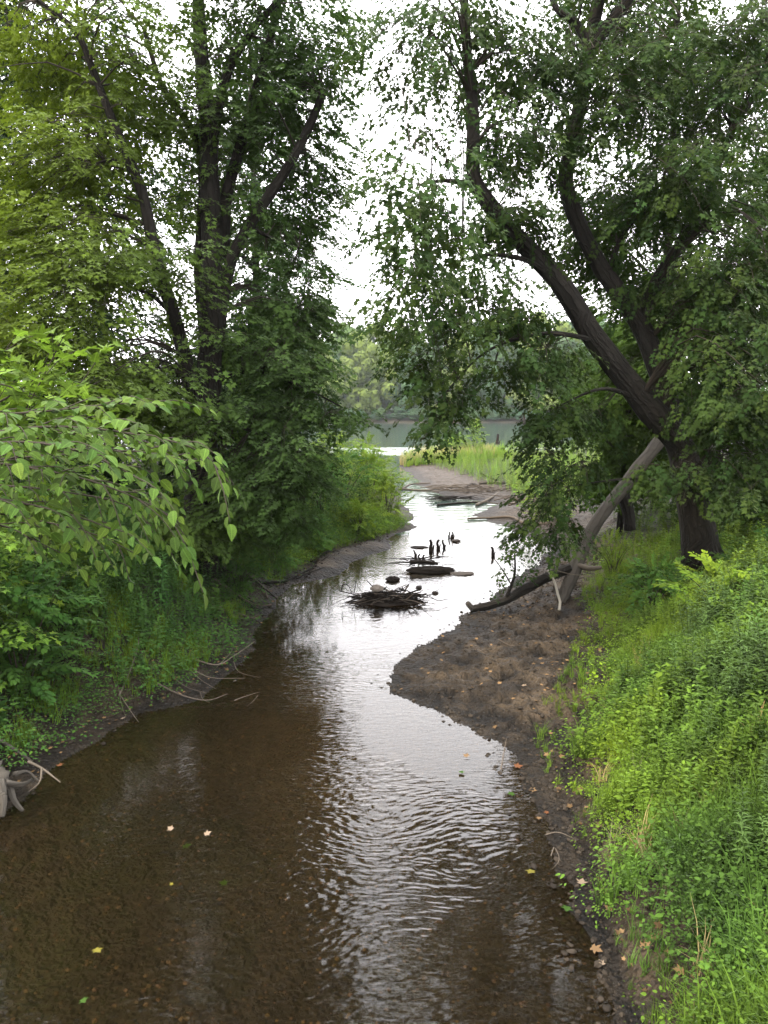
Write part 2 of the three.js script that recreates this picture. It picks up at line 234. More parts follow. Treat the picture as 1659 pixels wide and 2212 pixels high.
function tuftGeo(h) { const pos = [], uv = [], idx = []; for (let k = 0; k < 16; k++) { const a = rr(0, 6.28), H = h * rr(0.5, 1.15), lean = rr(0.15, 0.8) * H, w = rr(0.003, 0.006), bx = rr(-0.04, 0.04), bz = rr(-0.04, 0.04), c = Math.cos(a), s = Math.sin(a), b = pos.length / 3; for (let i = 0; i <= 3; i++) { const t = i / 3, o = lean * t * t, y = H * (t - 0.25 * t * t * t), q = w * (1 - t * 0.95); pos.push(bx + c * o - s * q, y, bz + s * o + c * q, bx + c * o + s * q, y, bz + s * o - c * q); uv.push(0, t, 1, t); } for (let i = 0; i < 3; i++) { const q = b + i * 2; idx.push(q, q + 1, q + 2, q + 1, q + 3, q + 2); } } const g = new THREE.BufferGeometry(); g.setAttribute('position', new THREE.Float32BufferAttribute(pos, 3)); g.setAttribute('uv', new THREE.Float32BufferAttribute(uv, 2)); g.setIndex(idx); g.computeVertexNormals(); return g; }
const tufts = [0, 1, 2].map(() => tuftGeo(0.3));
function instanced(name, geo, mat, list, parent) {    // list of [matrix, tint]
  const m = new THREE.InstancedMesh(geo, mat, list.length); m.name = parent ? name : numbered(name); m.castShadow = m.receiveShadow = true;
  list.forEach(([x, c], i) => { m.setMatrixAt(i, x); m.setColorAt(i, c); });
  if (parent) { m.position.sub(parent.position); parent.add(m); } else scene.add(m);
  m.userData.kind = 'stuff'; return m;
}
function holder(name, parent, label) { const g = new THREE.Group(); g.name = parent ? name : numbered(name); g.userData.kind = 'stuff'; if (label) g.userData.label = label; if (parent) { g.position.copy(parent.position).negate(); parent.add(g); } else scene.add(g); return g; }
function piece(name, geo, mat, list, h) { const m = new THREE.InstancedMesh(geo, mat, list.length); m.name = name; list.forEach(([x, c], i) => { m.setMatrixAt(i, x); m.setColorAt(i, c); }); m.userData.kind = 'stuff'; h.add(m); return m; }
const tint = (v = 0.25, w = 0.12) => { const k = 1 + rr(-v, v), y = rr(-w, w); return new THREE.Color().setRGB(k * (1 + y * 1.6), k * (1 + y * 0.4), k * (1 - y)); };

// ---------------------------------------------------------------- trees
// A tree: limbs [[points], r0, r1]; clumps [px, py, d, rx px, ry px, rz m, sprays] filled with leafy sprays on boughs that spring from the limbs
function tree(name, label, limbs, clumps, o) {
  const base = limbs[0][0][0].clone(), t = thing(name, label, 'tree', base), anchors = [], boughs = [], lists = o.sprays.map(() => []);
  limbs.forEach(([pts, r0, r1, extra], i) => {
    mesh(i === 0 ? 'trunk' : 'limb', tube(pts, r0, r1, { rough: 0.1, rad: 11, seed: i * 17 + 3, ...(extra || {}) }), o.bark || M.bark, t);
    const c = new THREE.CatmullRomCurve3(pts, false, 'centripetal'), n = Math.ceil(c.getLength() / 0.4);
    for (let k = Math.floor(n * (i ? 0.15 : 0.45)); k <= n; k++) anchors.push([c.getPointAt(k / n), lerp(r0, r1, k / n)]);
  });
  for (const [px, py, d, rx, ry, rz, n] of clumps) {
    const c = at(px, py, d), X = rx / FOCAL * d, Y = ry / FOCAL * d, N = Math.round(n * (o.more || 1.9)), subs = Math.max(4, Math.round(N / 15));
    for (let s = 0; s < subs; s++) {
      const v = V(gauss(), gauss(), gauss()).multiplyScalar(0.7), q = V(c.x + v.x * X, c.y + v.y * Y, c.z + v.z * rz);
      let best = null, bd = 1e9;
      for (const [p, r] of anchors) { const dd = p.distanceTo(q) + Math.max(0, p.y - q.y) * 0.25 + Math.max(0, 0.4 - r * 8) * 0.8; if (dd < bd) { bd = dd; best = [p, r]; } }
      const a = best[0], len = a.distanceTo(q), hang = o.hang || 0.1, mid = a.clone().lerp(q, 0.5).add(V(rr(-0.1, 0.1) * len, (0.1 + hang * 0.6) * len, rr(-0.1, 0.1) * len)), r = Math.min(best[1] * 0.5, 0.012 + len * 0.007);
      boughs.push(tube([a, mid, q], r, 0.004, { rad: 4, step: 0.45 }));
      const out = q.clone().sub(a).setY(0); if (out.lengthSq() < 0.01) out.set(rr(-1, 1), 0, rr(-1, 1)); out.normalize();
      const R = Math.min((o.reach || 0.7) * (o.scale || 1), 0.3 + 0.45 * Math.min(X, Y)), m = Math.round(N / subs);
      for (let k = 0; k < m; k++) {
        const w = V(gauss() * R, gauss() * R * 0.5, gauss() * R), p = q.clone().add(w); p.y -= hang * w.length() * 0.8;
        const dir = out.clone().multiplyScalar(0.7).add(V(w.x, 0, w.z).normalize()).add(V(rr(-0.4, 0.4), rr(-0.35, 0.1) - hang * 1.6, rr(-0.4, 0.4)));
        lists[Math.floor(rnd() * lists.length)].push([pose(p, dir, V(rr(-0.5, 0.5), 1, rr(-0.5, 0.5)), rr(0.75, 1.25) * (o.scale || 1)), o.tint ? o.tint(p) : tint()]);
        if (k % 4 === 0) boughs.push(tube([q, q.clone().lerp(p, 0.6).add(V(0, 0.05, 0)), p], 0.006, 0.003, { rad: 3, seg: 3 }));
      }
    }
  }
  if (boughs.length) kind(mesh('branches', mergeGeometries(boughs), M.twig, t), 'stuff');
  const crown = holder('crown', t); o.sprays.forEach((g, i) => lists[i].length && piece('leaves', g, o.leaf, lists[i], crown));
  return t;
}
const path = (...p) => p.map(([x, y, d]) => at(x, y, d));
// the many-stemmed maple on the left bank
{
  const yellow = (p) => { const k = smooth(-2.0, -6.5, p.x) * 0.9 + 0.1, v = rr(0.75, 1.25); return new THREE.Color().setRGB(v * lerp(0.36, 1.25, k), v * lerp(0.5, 1.2, k), v * lerp(1.1, 0.9, k)); };  // bright left side and dark right side of the crown, light painted into tint
  tree('maple_tree', 'big many stemmed maple with yellow green leaves on the left bank', [
    [path([425, 1240, 15.2], [432, 1100, 15.2], [440, 950, 15.2], [452, 800, 15.2], [458, 620, 15.3], [455, 450, 15.4], [450, 300, 15.6], [438, 150, 15.8], [428, 0, 16], [420, -250, 16.3]), 0.34, 0.08, { flare: 0.6 }],
    [path([425, 900, 15.0], [405, 800, 14.8], [378, 690, 14.6], [345, 590, 14.4], [325, 500, 14.3], [308, 420, 14.2], [285, 360, 14.1], [243, 260, 14], [200, 150, 13.9], [165, 70, 13.8], [80, 0, 13.6]), 0.165, 0.04],
    [path([468, 760, 15.3], [482, 640, 15.3], [500, 560, 15.3], [545, 475, 15.3], [590, 410, 15.4], [625, 355, 15.4], [662, 285, 15.5], [697, 205, 15.5]), 0.14, 0.075],
    [path([440, 700, 15.6], [430, 580, 15.7], [437, 400, 15.9], [428, 310, 15.9], [395, 250, 15.8], [352, 190, 15.7], [310, 60, 15.7]), 0.125, 0.04],
    [path([480, 560, 15.6], [490, 420, 15.8], [515, 330, 16], [545, 220, 16.2], [570, 130, 16.3], [592, 50, 16.4], [620, -120, 16.6]), 0.14, 0.05],
    [path([455, 330, 15.7], [490, 160, 15.6], [540, 70, 15.5], [600, 0, 15.4], [660, -120, 15.3]), 0.12, 0.04],
    [path([290, 370, 14.2], [250, 345, 14], [200, 355, 13.7]), 0.05, 0.015], [path([380, 690, 14.6], [330, 640, 14.2], [250, 610, 13.8]), 0.05, 0.015],
    [path([540, 490, 15.4], [600, 520, 15.6], [680, 545, 16]), 0.045, 0.012], [path([450, 830, 15.2], [540, 800, 15.2], [640, 830, 15], [740, 880, 15]), 0.06, 0.012], [path([445, 900, 15.2], [540, 930, 14.8], [640, 990, 14.6]), 0.06, 0.012],
  ], [
    [180, 560, 13, 150, 110, 1.5, 230], [120, 700, 12.6, 120, 85, 1.3, 190], [270, 820, 13, 130, 80, 1.3, 190], [80, 480, 14, 130, 110, 1.5, 170], [150, 330, 14, 150, 100, 1.7, 210], [250, 150, 14.5, 190, 120, 1.9, 230], [60, 120, 15, 120, 140, 1.9, 170],
    [400, 250, 15.5, 160, 120, 1.9, 180], [500, 100, 16, 170, 110, 1.9, 190], [450, 440, 16.4, 120, 100, 1.6, 120], [375, 590, 14.5, 90, 80, 1.1, 90], [600, 290, 16.4, 120, 95, 1.6, 170], [690, 370, 16.5, 70, 45, 1.2, 80], [620, 480, 16.5, 90, 70, 1.4, 110], [600, 620, 16, 100, 70, 1.4, 150], [650, 690, 16, 75, 45, 1.2, 100],
    [560, 760, 15.5, 95, 70, 1.3, 150], [665, 800, 15.5, 65, 36, 1.0, 90], [605, 880, 15, 82, 45, 1.2, 130], [725, 895, 15, 40, 18, 0.5, 36], [620, 970, 14.6, 85, 45, 1.0, 140], [560, 1050, 14.6, 85, 55, 1.0, 140], [660, 1040, 15, 50, 40, 0.8, 60], [455, 900, 14.3, 60, 60, 0.6, 60], [470, 1060, 14.2, 60, 60, 0.6, 60], [610, 1120, 15.6, 70, 35, 0.8, 70], [520, 1150, 15.2, 60, 35, 0.7, 60], [400, 1130, 14.2, 60, 40, 0.6, 50], [330, 920, 13.5, 100, 60, 1.1, 110], [685, 180, 16, 70, 90, 1.4, 100], [655, 50, 16, 100, 75, 1.6, 120],
    [300, -170, 15, 300, 130, 2.6, 200], [560, -150, 16, 190, 110, 2.6, 150], [340, -420, 15, 300, 160, 2.8, 190], [60, -350, 14, 230, 180, 2.8, 120],
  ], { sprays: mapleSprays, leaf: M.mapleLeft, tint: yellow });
}
// the maple leaning out from the right bank
tree('maple_tree', 'dark forked maple leaning over the stream from the right bank', [
  [path([1520, 1215, 15.3], [1505, 1130, 15.2], [1488, 1040, 15.1], [1470, 960, 15], [1440, 925, 14.9], [1400, 880, 14.8], [1360, 830, 14.7], [1310, 765, 14.5], [1275, 715, 14.4], [1235, 650, 14.3], [1190, 590, 14.2], [1120, 515, 14], [1060, 445, 13.9], [1025, 390, 13.8], [1022, 300, 13.8], [1020, 220, 13.8], [1008, 100, 13.8], [1000, -60, 13.8]), 0.34, 0.06, { flare: 0.32 }],
  [path([1480, 990, 15.1], [1452, 900, 15.2], [1425, 810, 15.2], [1390, 715, 15.2], [1345, 645, 15.2], [1290, 565, 15.2], [1245, 470, 15.2], [1222, 390, 15.2], [1238, 300, 15.2], [1258, 200, 15.2], [1268, 110, 15.2], [1285, 40, 15.2], [1300, -60, 15.2]), 0.215, 0.11],
  [path([1268, 110, 15.2], [1310, 60, 15.1], [1350, 10, 15], [1400, -80, 15]), 0.15, 0.07], [path([1266, 90, 15.2], [1245, 50, 15.2], [1205, 22, 15.2], [1180, -40, 15.2]), 0.09, 0.04],
  [path([1390, 690, 15.2], [1412, 620, 15.3], [1450, 560, 15.4], [1490, 500, 15.5], [1530, 430, 15.6], [1552, 350, 15.7], [1600, 250, 15.7], [1659, 170, 15.7]), 0.15, 0.05],
  [path([1200, 600, 14.2], [1130, 560, 13.9], [1060, 550, 13.6], [1000, 560, 13.3]), 0.06, 0.02], [path([1310, 600, 15.2], [1350, 500, 15.2], [1420, 440, 15.2]), 0.07, 0.02], [path([1030, 400, 13.8], [960, 390, 13.5], [900, 400, 13.2]), 0.06, 0.015],
  [path([1530, 1060, 15.1], [1440, 1040, 14.5], [1350, 1035, 14.2], [1230, 1050, 13.9]), 0.045, 0.01], [path([1380, 860, 14.7], [1300, 840, 14.3], [1200, 880, 14]), 0.05, 0.012], [path([1290, 735, 14.4], [1180, 720, 13.8], [1050, 760, 13.2], [960, 850, 12.8]), 0.05, 0.01], [path([1490, 960, 15.2], [1560, 900, 15.2], [1640, 800, 15]), 0.12, 0.03],
], [
  [890, 90, 12.5, 85, 95, 1.2, 80], [1000, 40, 14, 120, 80, 1.6, 110], [890, 330, 9.5, 65, 80, 0.9, 24], [930, 440, 9.5, 95, 60, 0.9, 48], [870, 600, 10, 45, 80, 0.8, 24], [960, 550, 12.8, 85, 60, 1.2, 72], [950, 660, 12.8, 75, 45, 0.9, 32], [1060, 640, 13.5, 75, 55, 1.1, 48], [880, 690, 12.8, 35, 40, 0.6, 16],
  [940, 800, 12.8, 30, 50, 0.4, 18], [900, 770, 12.9, 30, 40, 0.4, 14], [1010, 745, 13, 55, 35, 0.7, 18], [1090, 790, 13.5, 55, 45, 0.8, 24], [955, 905, 12.6, 30, 36, 0.35, 16], [1010, 850, 12.9, 30, 40, 0.4, 14], [1120, 300, 14, 95, 95, 1.4, 130], [1150, 150, 14.5, 110, 85, 1.6, 140], [1100, 460, 14, 85, 60, 1.2, 95], [1330, 200, 14.5, 95, 105, 1.6, 110], [1400, 90, 14.5, 130, 85, 1.8, 120],
  [1550, 200, 14.5, 120, 125, 1.8, 170], [1600, 60, 14.6, 90, 60, 1.5, 90], [1500, 400, 14.5, 140, 95, 1.8, 200], [1350, 420, 15.6, 90, 80, 1.6, 120], [1290, 520, 15.8, 60, 60, 1, 70], [1600, 560, 14, 110, 90, 1.6, 190], [1450, 620, 15.8, 110, 70, 1.6, 150], [1560, 720, 14, 110, 75, 1.4, 190], [1600, 870, 13.5, 95, 75, 1.3, 190], [1190, 760, 14, 60, 50, 0.8, 55], [1215, 880, 14.1, 60, 32, 0.7, 55], [1185, 960, 14, 40, 28, 0.5, 28], [1140, 690, 13.8, 55, 35, 0.8, 36],
  [1260, 1000, 14.1, 45, 22, 0.4, 28], [1190, 1060, 13.9, 30, 45, 0.35, 26], [1165, 1130, 13.9, 24, 45, 0.3, 22], [1215, 1150, 14, 24, 50, 0.3, 20], [1510, 1000, 13.9, 40, 30, 0.4, 16], [1400, 1010, 14, 30, 20, 0.3, 12], [1620, 1020, 13.6, 70, 60, 0.9, 110], [1300, 890, 14.9, 40, 35, 0.6, 30],
  [1500, -180, 15, 200, 130, 2.2, 130], [1250, -60, 15, 120, 70, 1.6, 70], [1400, -450, 15, 260, 160, 2.6, 120],
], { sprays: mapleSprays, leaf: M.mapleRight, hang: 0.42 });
// trees standing behind, each with its own trunk and crown
function backTree(name, label, px, base, d, top, rx, n, o) {
  const foot = at(px, base, d), g = onLand(foot.x, d, -0.1), H = at(px, top, d).y, lean = rr(-0.6, 0.6), mid = V(g.x + lean * 0.5, lerp(g.y, H, 0.5), g.z + rr(-0.3, 0.3)), end = V(g.x + lean, H - 0.8, g.z), cl = [], py = (k) => lerp(base, top, k), r = clamp((H - g.y) * 0.016, 0.07, 0.24);
  const limbs = [[[g, V(lerp(g.x, mid.x, 0.5), lerp(g.y, mid.y, 0.5), g.z), mid, end], r, 0.04]];
  for (let k = 0; k < 4; k++) { const a = rr(0, 6.28), s = rr(0.35, 0.7), p = g.clone().lerp(end, s), w = rx / FOCAL * d * rr(0.5, 0.8); limbs.push([[p, p.clone().add(V(Math.cos(a) * w * 0.5, w * 0.45, Math.sin(a) * w * 0.5)), p.clone().add(V(Math.cos(a) * w, w * 0.8, Math.sin(a) * w))], r * 0.45, 0.02]); }
  const low = o.low ?? 0.12, N = 9;
  for (let k = 0; k < N; k++) { const s = lerp(low, 0.97, (k + 0.5) / N), w = Math.sin(Math.PI * clamp(0.16 + 0.78 * (s - low) / (1 - low), 0, 1)); cl.push([px + rr(-0.3, 0.3) * rx, py(s), d + rr(-0.8, 0.8), rx * w * 0.85, Math.abs(base - top) * 0.09, rx / FOCAL * d * w * 0.75, Math.round(n / N * (0.5 + w))]); }
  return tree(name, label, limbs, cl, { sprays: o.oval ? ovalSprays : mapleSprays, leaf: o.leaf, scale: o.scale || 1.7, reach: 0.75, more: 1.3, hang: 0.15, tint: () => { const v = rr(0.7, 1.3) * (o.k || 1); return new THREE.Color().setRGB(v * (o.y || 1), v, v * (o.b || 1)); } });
}
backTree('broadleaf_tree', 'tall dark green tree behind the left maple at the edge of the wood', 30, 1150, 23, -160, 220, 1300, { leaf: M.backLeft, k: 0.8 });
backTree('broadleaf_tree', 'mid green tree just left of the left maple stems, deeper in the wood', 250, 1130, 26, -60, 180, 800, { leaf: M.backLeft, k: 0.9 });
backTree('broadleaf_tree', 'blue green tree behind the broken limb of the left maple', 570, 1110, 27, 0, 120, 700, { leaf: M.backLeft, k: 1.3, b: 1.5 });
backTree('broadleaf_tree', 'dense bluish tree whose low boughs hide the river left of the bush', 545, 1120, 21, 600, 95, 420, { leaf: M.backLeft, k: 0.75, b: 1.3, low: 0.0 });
backTree('broadleaf_tree', 'low shadowed tree in the thicket beneath the yellow green maple boughs', 150, 1180, 19, 720, 200, 520, { leaf: M.backLeft, k: 0.6, low: 0 });  // low tint factor puts the thicket shade into the leaf colour
backTree('broadleaf_tree', 'dark thicket tree close behind the left maple trunk', 420, 1180, 20, 700, 130, 420, { leaf: M.backLeft, k: 0.5, low: 0 });  // deep shadow behind the trunk painted into the leaf tint
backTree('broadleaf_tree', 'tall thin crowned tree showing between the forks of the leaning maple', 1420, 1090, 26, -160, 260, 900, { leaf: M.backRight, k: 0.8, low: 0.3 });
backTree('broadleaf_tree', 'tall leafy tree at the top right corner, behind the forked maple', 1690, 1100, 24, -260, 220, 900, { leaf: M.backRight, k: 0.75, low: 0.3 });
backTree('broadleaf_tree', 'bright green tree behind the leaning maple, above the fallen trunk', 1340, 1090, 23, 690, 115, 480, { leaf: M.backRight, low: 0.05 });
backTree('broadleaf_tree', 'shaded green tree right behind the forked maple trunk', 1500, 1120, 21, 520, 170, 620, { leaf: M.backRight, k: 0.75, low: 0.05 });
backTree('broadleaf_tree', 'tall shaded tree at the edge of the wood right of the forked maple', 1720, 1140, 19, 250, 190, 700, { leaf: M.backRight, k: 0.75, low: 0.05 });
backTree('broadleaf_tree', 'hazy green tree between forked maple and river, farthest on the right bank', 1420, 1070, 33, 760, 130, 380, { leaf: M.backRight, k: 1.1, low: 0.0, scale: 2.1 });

{ // the wood closing in on both sides
  for (const side of [-1, 1]) { const l = []; for (let k = 0; k < 2600; k++) { const d = rr(side < 0 ? 5 : 8, 46), x = side * (0.6 * d + rr(side < 0 ? 2 : 3.5, 13)), y = 0.6 + 13 * Math.pow(rnd(), 0.8), a = rr(0, 6.28), v = rr(0.6, 1.1); if (fbm(x * 0.35 + y * 0.1, d * 0.35 + y * 0.2, 2, 0, 130) < 0.38) continue; l.push([pose(V(x, y + height(x, d) * 0.5, -d), V(Math.cos(a), rr(-0.6, 0.2), Math.sin(a)), V(rr(-0.5, 0.5), 1, rr(-0.5, 0.5)), rr(2, 3.4)), rgb(v, v, v)]); }
    instanced('woods', mapleSprays[side < 0 ? 1 : 2], side < 0 ? M.backLeft : M.backRight, l).userData.label = side < 0 ? 'dense green wood on the left bank' : 'dense green wood on the right bank'; }
}

// ---------------------------------------------------------------- the far shore
{
  const farCrown = (s) => {
    seed = s; const pos = [], nor = [], idx = [], lumps = [];
    for (let k = 0; k < 34; k++) { const y = rr(0.02, 1), w = 0.36 * Math.sin(Math.PI * clamp(0.2 + 0.75 * y, 0, 1)) + 0.06, a = rr(0, 6.28), r = Math.sqrt(rnd()) * w; lumps.push([Math.cos(a) * r, y, Math.sin(a) * r, rr(0.07, 0.13)]); }
    for (const [x, y, z, R] of lumps) for (let k = 0; k < 110; k++) {
      const n = V(gauss(), gauss() + 0.35, gauss()).normalize(), q = V(x, y, z).addScaledVector(n, R * rr(0.75, 1.08)), u = V(rr(-1, 1), rr(-1, 1), rr(-1, 1)).cross(n).normalize(), w = n.clone().cross(u), s2 = rr(0.016, 0.034), b = pos.length / 3;
      u.addScaledVector(n, rr(-0.5, 0.5)); 
      for (const [i, j] of [[-1, -0.6], [1, -0.6], [0, 1.1]]) { pos.push(q.x + (u.x * i + w.x * j) * s2, q.y + (u.y * i + w.y * j) * s2, q.z + (u.z * i + w.z * j) * s2); nor.push(n.x, n.y, n.z); }
      idx.push(b, b + 1, b + 2);
    }
    const g = new THREE.BufferGeometry(); g.setAttribute('position', new THREE.Float32BufferAttribute(pos, 3)); g.setAttribute('normal', new THREE.Float32BufferAttribute(nor, 3)); g.setIndex(idx); return g;
  };
  const crowns = [11, 22, 33].map(farCrown), trunkG = tube([V(0, -0.05, 0), V(0.01, 0.3, 0), V(0, 0.7, 0.01)], 0.014, 0.004, { rad: 5, seg: 5 });
  const looks = [['pale green', leafMat(0.1, 0.165, 0.045, 0.3)], ['yellow green', leafMat(0.14, 0.19, 0.04, 0.3)], ['bluish green', leafMat(0.075, 0.135, 0.06, 0.3)], ['dark green', leafMat(0.06, 0.105, 0.04, 0.3)]];
  const ord = 'first second third fourth fifth sixth seventh eighth ninth tenth eleventh twelfth thirteenth fourteenth fifteenth sixteenth seventeenth eighteenth nineteenth twentieth'.split(' ');
  seed = 99;
  const back = [];
  for (let row = 0; row < 4; row++) for (let k = 0; k < 18; k++) {
    const d = 247 + row * 14 + rr(0, 8), x = -52 + k * 8.4 + rr(-2.2, 2.2) + row * 3, h = rr(18, 25) + row * 2.8 + (x > 20 ? 2.5 : 0), w = h * rr(0.75, 1.05), [nm, mat] = looks[Math.floor(rnd() * 4)], g = crowns[Math.floor(rnd() * 3)], y = height(x, d), turn = rr(0, 6.28);
    if (row < 1) {
      const t = thing('shore_tree', `${nm} rounded tree in the front row on the far shore, ${ord[k]} from left`, 'tree', V(x, y, -d), 'trees along the far river shore');
      t.scale.set(w, h, w); t.rotation.y = turn; const tr = new THREE.Mesh(trunkG, M.bark); tr.name = 'trunk'; const cr = new THREE.Mesh(g, mat); cr.name = 'crown'; t.add(tr, cr);
    } else back.push([new THREE.Matrix4().compose(V(x, y, -d), new THREE.Quaternion().setFromAxisAngle(V(0, 1, 0), turn), V(w, h, w)), g, mat]);
  }
  const woods = holder('far_woods', null, 'hazy green wood rising behind the far shore');
  crowns.forEach((g) => looks.forEach(([, mat]) => { const l = back.filter((b) => b[1] === g && b[2] === mat).map((b) => [b[0], rgb(1, 1, 1)]); if (l.length) piece('trees', g, mat, l, woods); }));
  // brush at the water line
  const l = []; for (let k = 0; k < 150; k++) { const x = rr(-60, 100), d = rr(243.5, 247), s = rr(1.5, 4); l.push([new THREE.Matrix4().compose(V(x, height(x, d) - 0.2, -d), new THREE.Quaternion().setFromAxisAngle(V(0, 1, 0), rr(0, 6)), V(s * 1.5, s, s * 1.5)), tint(0.2)]); }
  instanced('shore_brush', crowns[0], looks[2][1], l).userData.label = 'low brush along the far water line';
}
seed = 4242;

// ---------------------------------------------------------------- ground plants
function scatter(name, label, geos, mat, n, sample, o = {}) {
  const lists = geos.map(() => []);
  for (let i = 0, tries = 0; i < n && tries < n * 12; tries++) {
    const p = sample(); if (!p) continue; const [x, d, s = 1] = p, h = height(x, d); if (h < 0.012) continue; i++;
    const a = rr(0, 6.28), t = o.tilt ?? 0.15; lists[Math.floor(rnd() * lists.length)].push([pose(V(x, h - 0.01, -d), V(Math.cos(a), rr(-t, t), Math.sin(a)), V(rr(-t, t), 1, rr(-t, t)), s * rr(0.7, 1.3), rr(0.85, 1.15)), o.tint ? o.tint(x, d) : tint(o.v ?? 0.25, o.w ?? 0.12)]);
  }
  const all = holder(name, null, label); geos.forEach((g, i) => { if (lists[i].length) piece('plants', g, mat, lists[i], all); });
}
const edgeFade = (b, w) => rnd() < smooth(0, w, b);
const rightBank = (d0, d1, b0, b1, pw = 1) => () => { const d = lerp(d0, d1, Math.pow(rnd(), 1.4)), b = lerp(b0, b1, Math.pow(rnd(), pw)), x = plantEdge(d) + b; if (x > 0.62 * d + 1.2) return null; return [x, d]; };
const patch = (x, d, s, th) => fbm(x * s, d * s, 2, 0, 110) > th;
shrub('bush', 'yellow green maple bush nearest the bridge behind the hanging branch', onLand(-5.0, 8.6), 1.0, 3.0, 260, M.sapling, mapleSprays, { scale: 1.15 });
shrub('bush', 'sunlit maple bush behind the sapling, left of the left maple stems', onLand(-4.9, 10.8), 1.3, 3.1, 330, M.sapling, mapleSprays, { scale: 1.15 });
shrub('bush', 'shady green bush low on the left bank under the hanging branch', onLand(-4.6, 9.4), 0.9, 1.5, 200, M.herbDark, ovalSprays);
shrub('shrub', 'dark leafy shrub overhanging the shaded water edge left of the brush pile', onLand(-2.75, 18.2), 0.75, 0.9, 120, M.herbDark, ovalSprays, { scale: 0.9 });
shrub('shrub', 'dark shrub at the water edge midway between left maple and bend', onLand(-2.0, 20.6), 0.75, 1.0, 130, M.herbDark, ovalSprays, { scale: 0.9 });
scatter('ground_cover', 'low leaves on the muddy shoulder before the bend', covers, M.herb, 700, () => { const d = rr(18, 27), x = leftEdge(d) - rr(0.25, 2.2); return [x, d, rr(1, 2)]; });
scatter('grass', 'grass on the muddy shoulder before the bend', tufts, M.herb, 500, () => { const d = rr(17, 27), x = leftEdge(d) - rr(0.3, 2.0); return [x, d, rr(0.8, 1.5)]; });
shrub('shrub', 'low green shrub at the bend, touching the mud below the others', onLand(-0.75, 23.4), 0.8, 0.9, 130, M.herb, ovalSprays, { scale: 0.9 });
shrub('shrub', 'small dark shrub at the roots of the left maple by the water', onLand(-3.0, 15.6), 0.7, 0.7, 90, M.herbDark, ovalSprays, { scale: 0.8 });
const spot = (x, d) => { const y = fbm(x * 0.9, d * 0.9, 3, 0, 111), z = fbm(x * 1.7, d * 1.7, 3, 0, 113), k = rr(0.6, 1.2) * (0.4 + 1.1 * z); return rgb(k * (0.5 + 0.85 * y), k * (0.78 + 0.4 * y), k * (1.9 - 1.4 * y)); };
const ragged = (x, d) => x - plantEdge(d) + 1.5 * (fbm(x * 1.2, d * 1.2, 3, 0, 117) - 0.5);
const swell = (x, d) => 0.35 + 1.3 * fbm(x * 1.3, d * 1.3, 2, 0, 118);
scatter('ground_cover', 'bright low leafy ground cover on the right bank', covers, M.herb, 9500, () => { const p = rightBank(3, 15, -0.6, 3.4)(); if (!p || rnd() > 0.04 + smooth(-0.15, 0.9, ragged(...p))) return null; return [p[0], p[1], rr(0.6, 1.4) * swell(...p) * lerp(0.65, 1, smooth(3.5, 7, p[1]))]; }, { tint: spot, tilt: 0.45 });
scatter('grass', 'fine bright grass on the right bank', tufts, M.grass, 6500, () => { const p = rightBank(3.2, 13, -0.8, 3.2, 1.1)(); if (!p) return null; const e = ragged(...p); if (!patch(p[0], p[1], 1.1, 0.42) || (e < 0.3 && rnd() < 0.75)) return null; return [p[0], p[1], rr(0.5, 1.2) * (e < 0.2 ? 0.6 : 1) * (0.6 + 0.5 * swell(...p))]; }, { tint: spot });
scatter('broad_weeds', 'leafy broad weeds on the right bank', broadWeeds, M.herb, 2000, () => { const p = rightBank(3, 14, 0.3, 3.4)(); return p && ragged(...p) > 0.5 && patch(p[0] + 20, p[1], 0.8, 0.45) ? [p[0], p[1], rr(0.5, 1.2) * (0.5 + 0.7 * swell(...p)) * lerp(0.5, 1, smooth(3.5, 7.5, p[1]))] : null; }, { tint: spot });
scatter('tall_weeds', 'tall narrow leaved weeds near the crest of the right bank', lanceWeeds, M.grass, 2600, () => { const p = rightBank(4.6, 11.5, 0.7, 4.2)(); if (!p || rnd() > smooth(0.7, 1.9, ragged(...p)) || !patch(p[0], p[1] + 9, 0.9, 0.4)) return null; return [p[0], p[1], rr(0.4, 1.05)]; }, { tint: () => { const k = rr(0.4, 1.05); return rgb(k * 0.8, k * 0.88, k * 2.6); } });
scatter('dry_grass', 'a few straw coloured stems among the right bank weeds', tufts, M.dry, 60, () => { const p = rightBank(4, 12, 0.2, 3.4)(); return p && [p[0], p[1], rr(0.8, 1.6)]; });
scatter('grass', 'shaded grass between the fallen trunk and the forked maple', tufts, M.grass, 1600, () => { const d = rr(12.5, 21), x = plantEdge(d) + rr(-0.5, 5); return [x, d, rr(0.6, 1.1)]; });
scatter('ground_cover', 'shaded low leaves under the forked maple', covers, M.herb, 1500, () => { const d = rr(12, 24), x = plantEdge(d) + rr(-0.6, 7); return [x, d, rr(0.9, 1.7)]; });
scatter('undergrowth', 'dark bushy undergrowth at the foot of the wood on the right', ovalSprays, M.herbDark, 1500, () => { const d = rr(12, 24), x = plantEdge(d) + rr(2.0, 9); return [x, d, rr(1, 1.8)]; }, { tilt: 0.8 });
scatter('broad_weeds', 'leafy weeds behind the fallen trunk', broadWeeds, M.herb, 700, () => { const d = rr(15, 26), x = plantEdge(d) + rr(0.5, 7); return [x, d, rr(1, 1.8)]; });
const leftBank = (d0, d1, s0, s1, pw = 1) => () => { const d = rr(d0, d1), x = leftEdge(d) - lerp(s0, s1, Math.pow(rnd(), pw)); if (x < -0.62 * d - 2) return null; return [x, d]; };
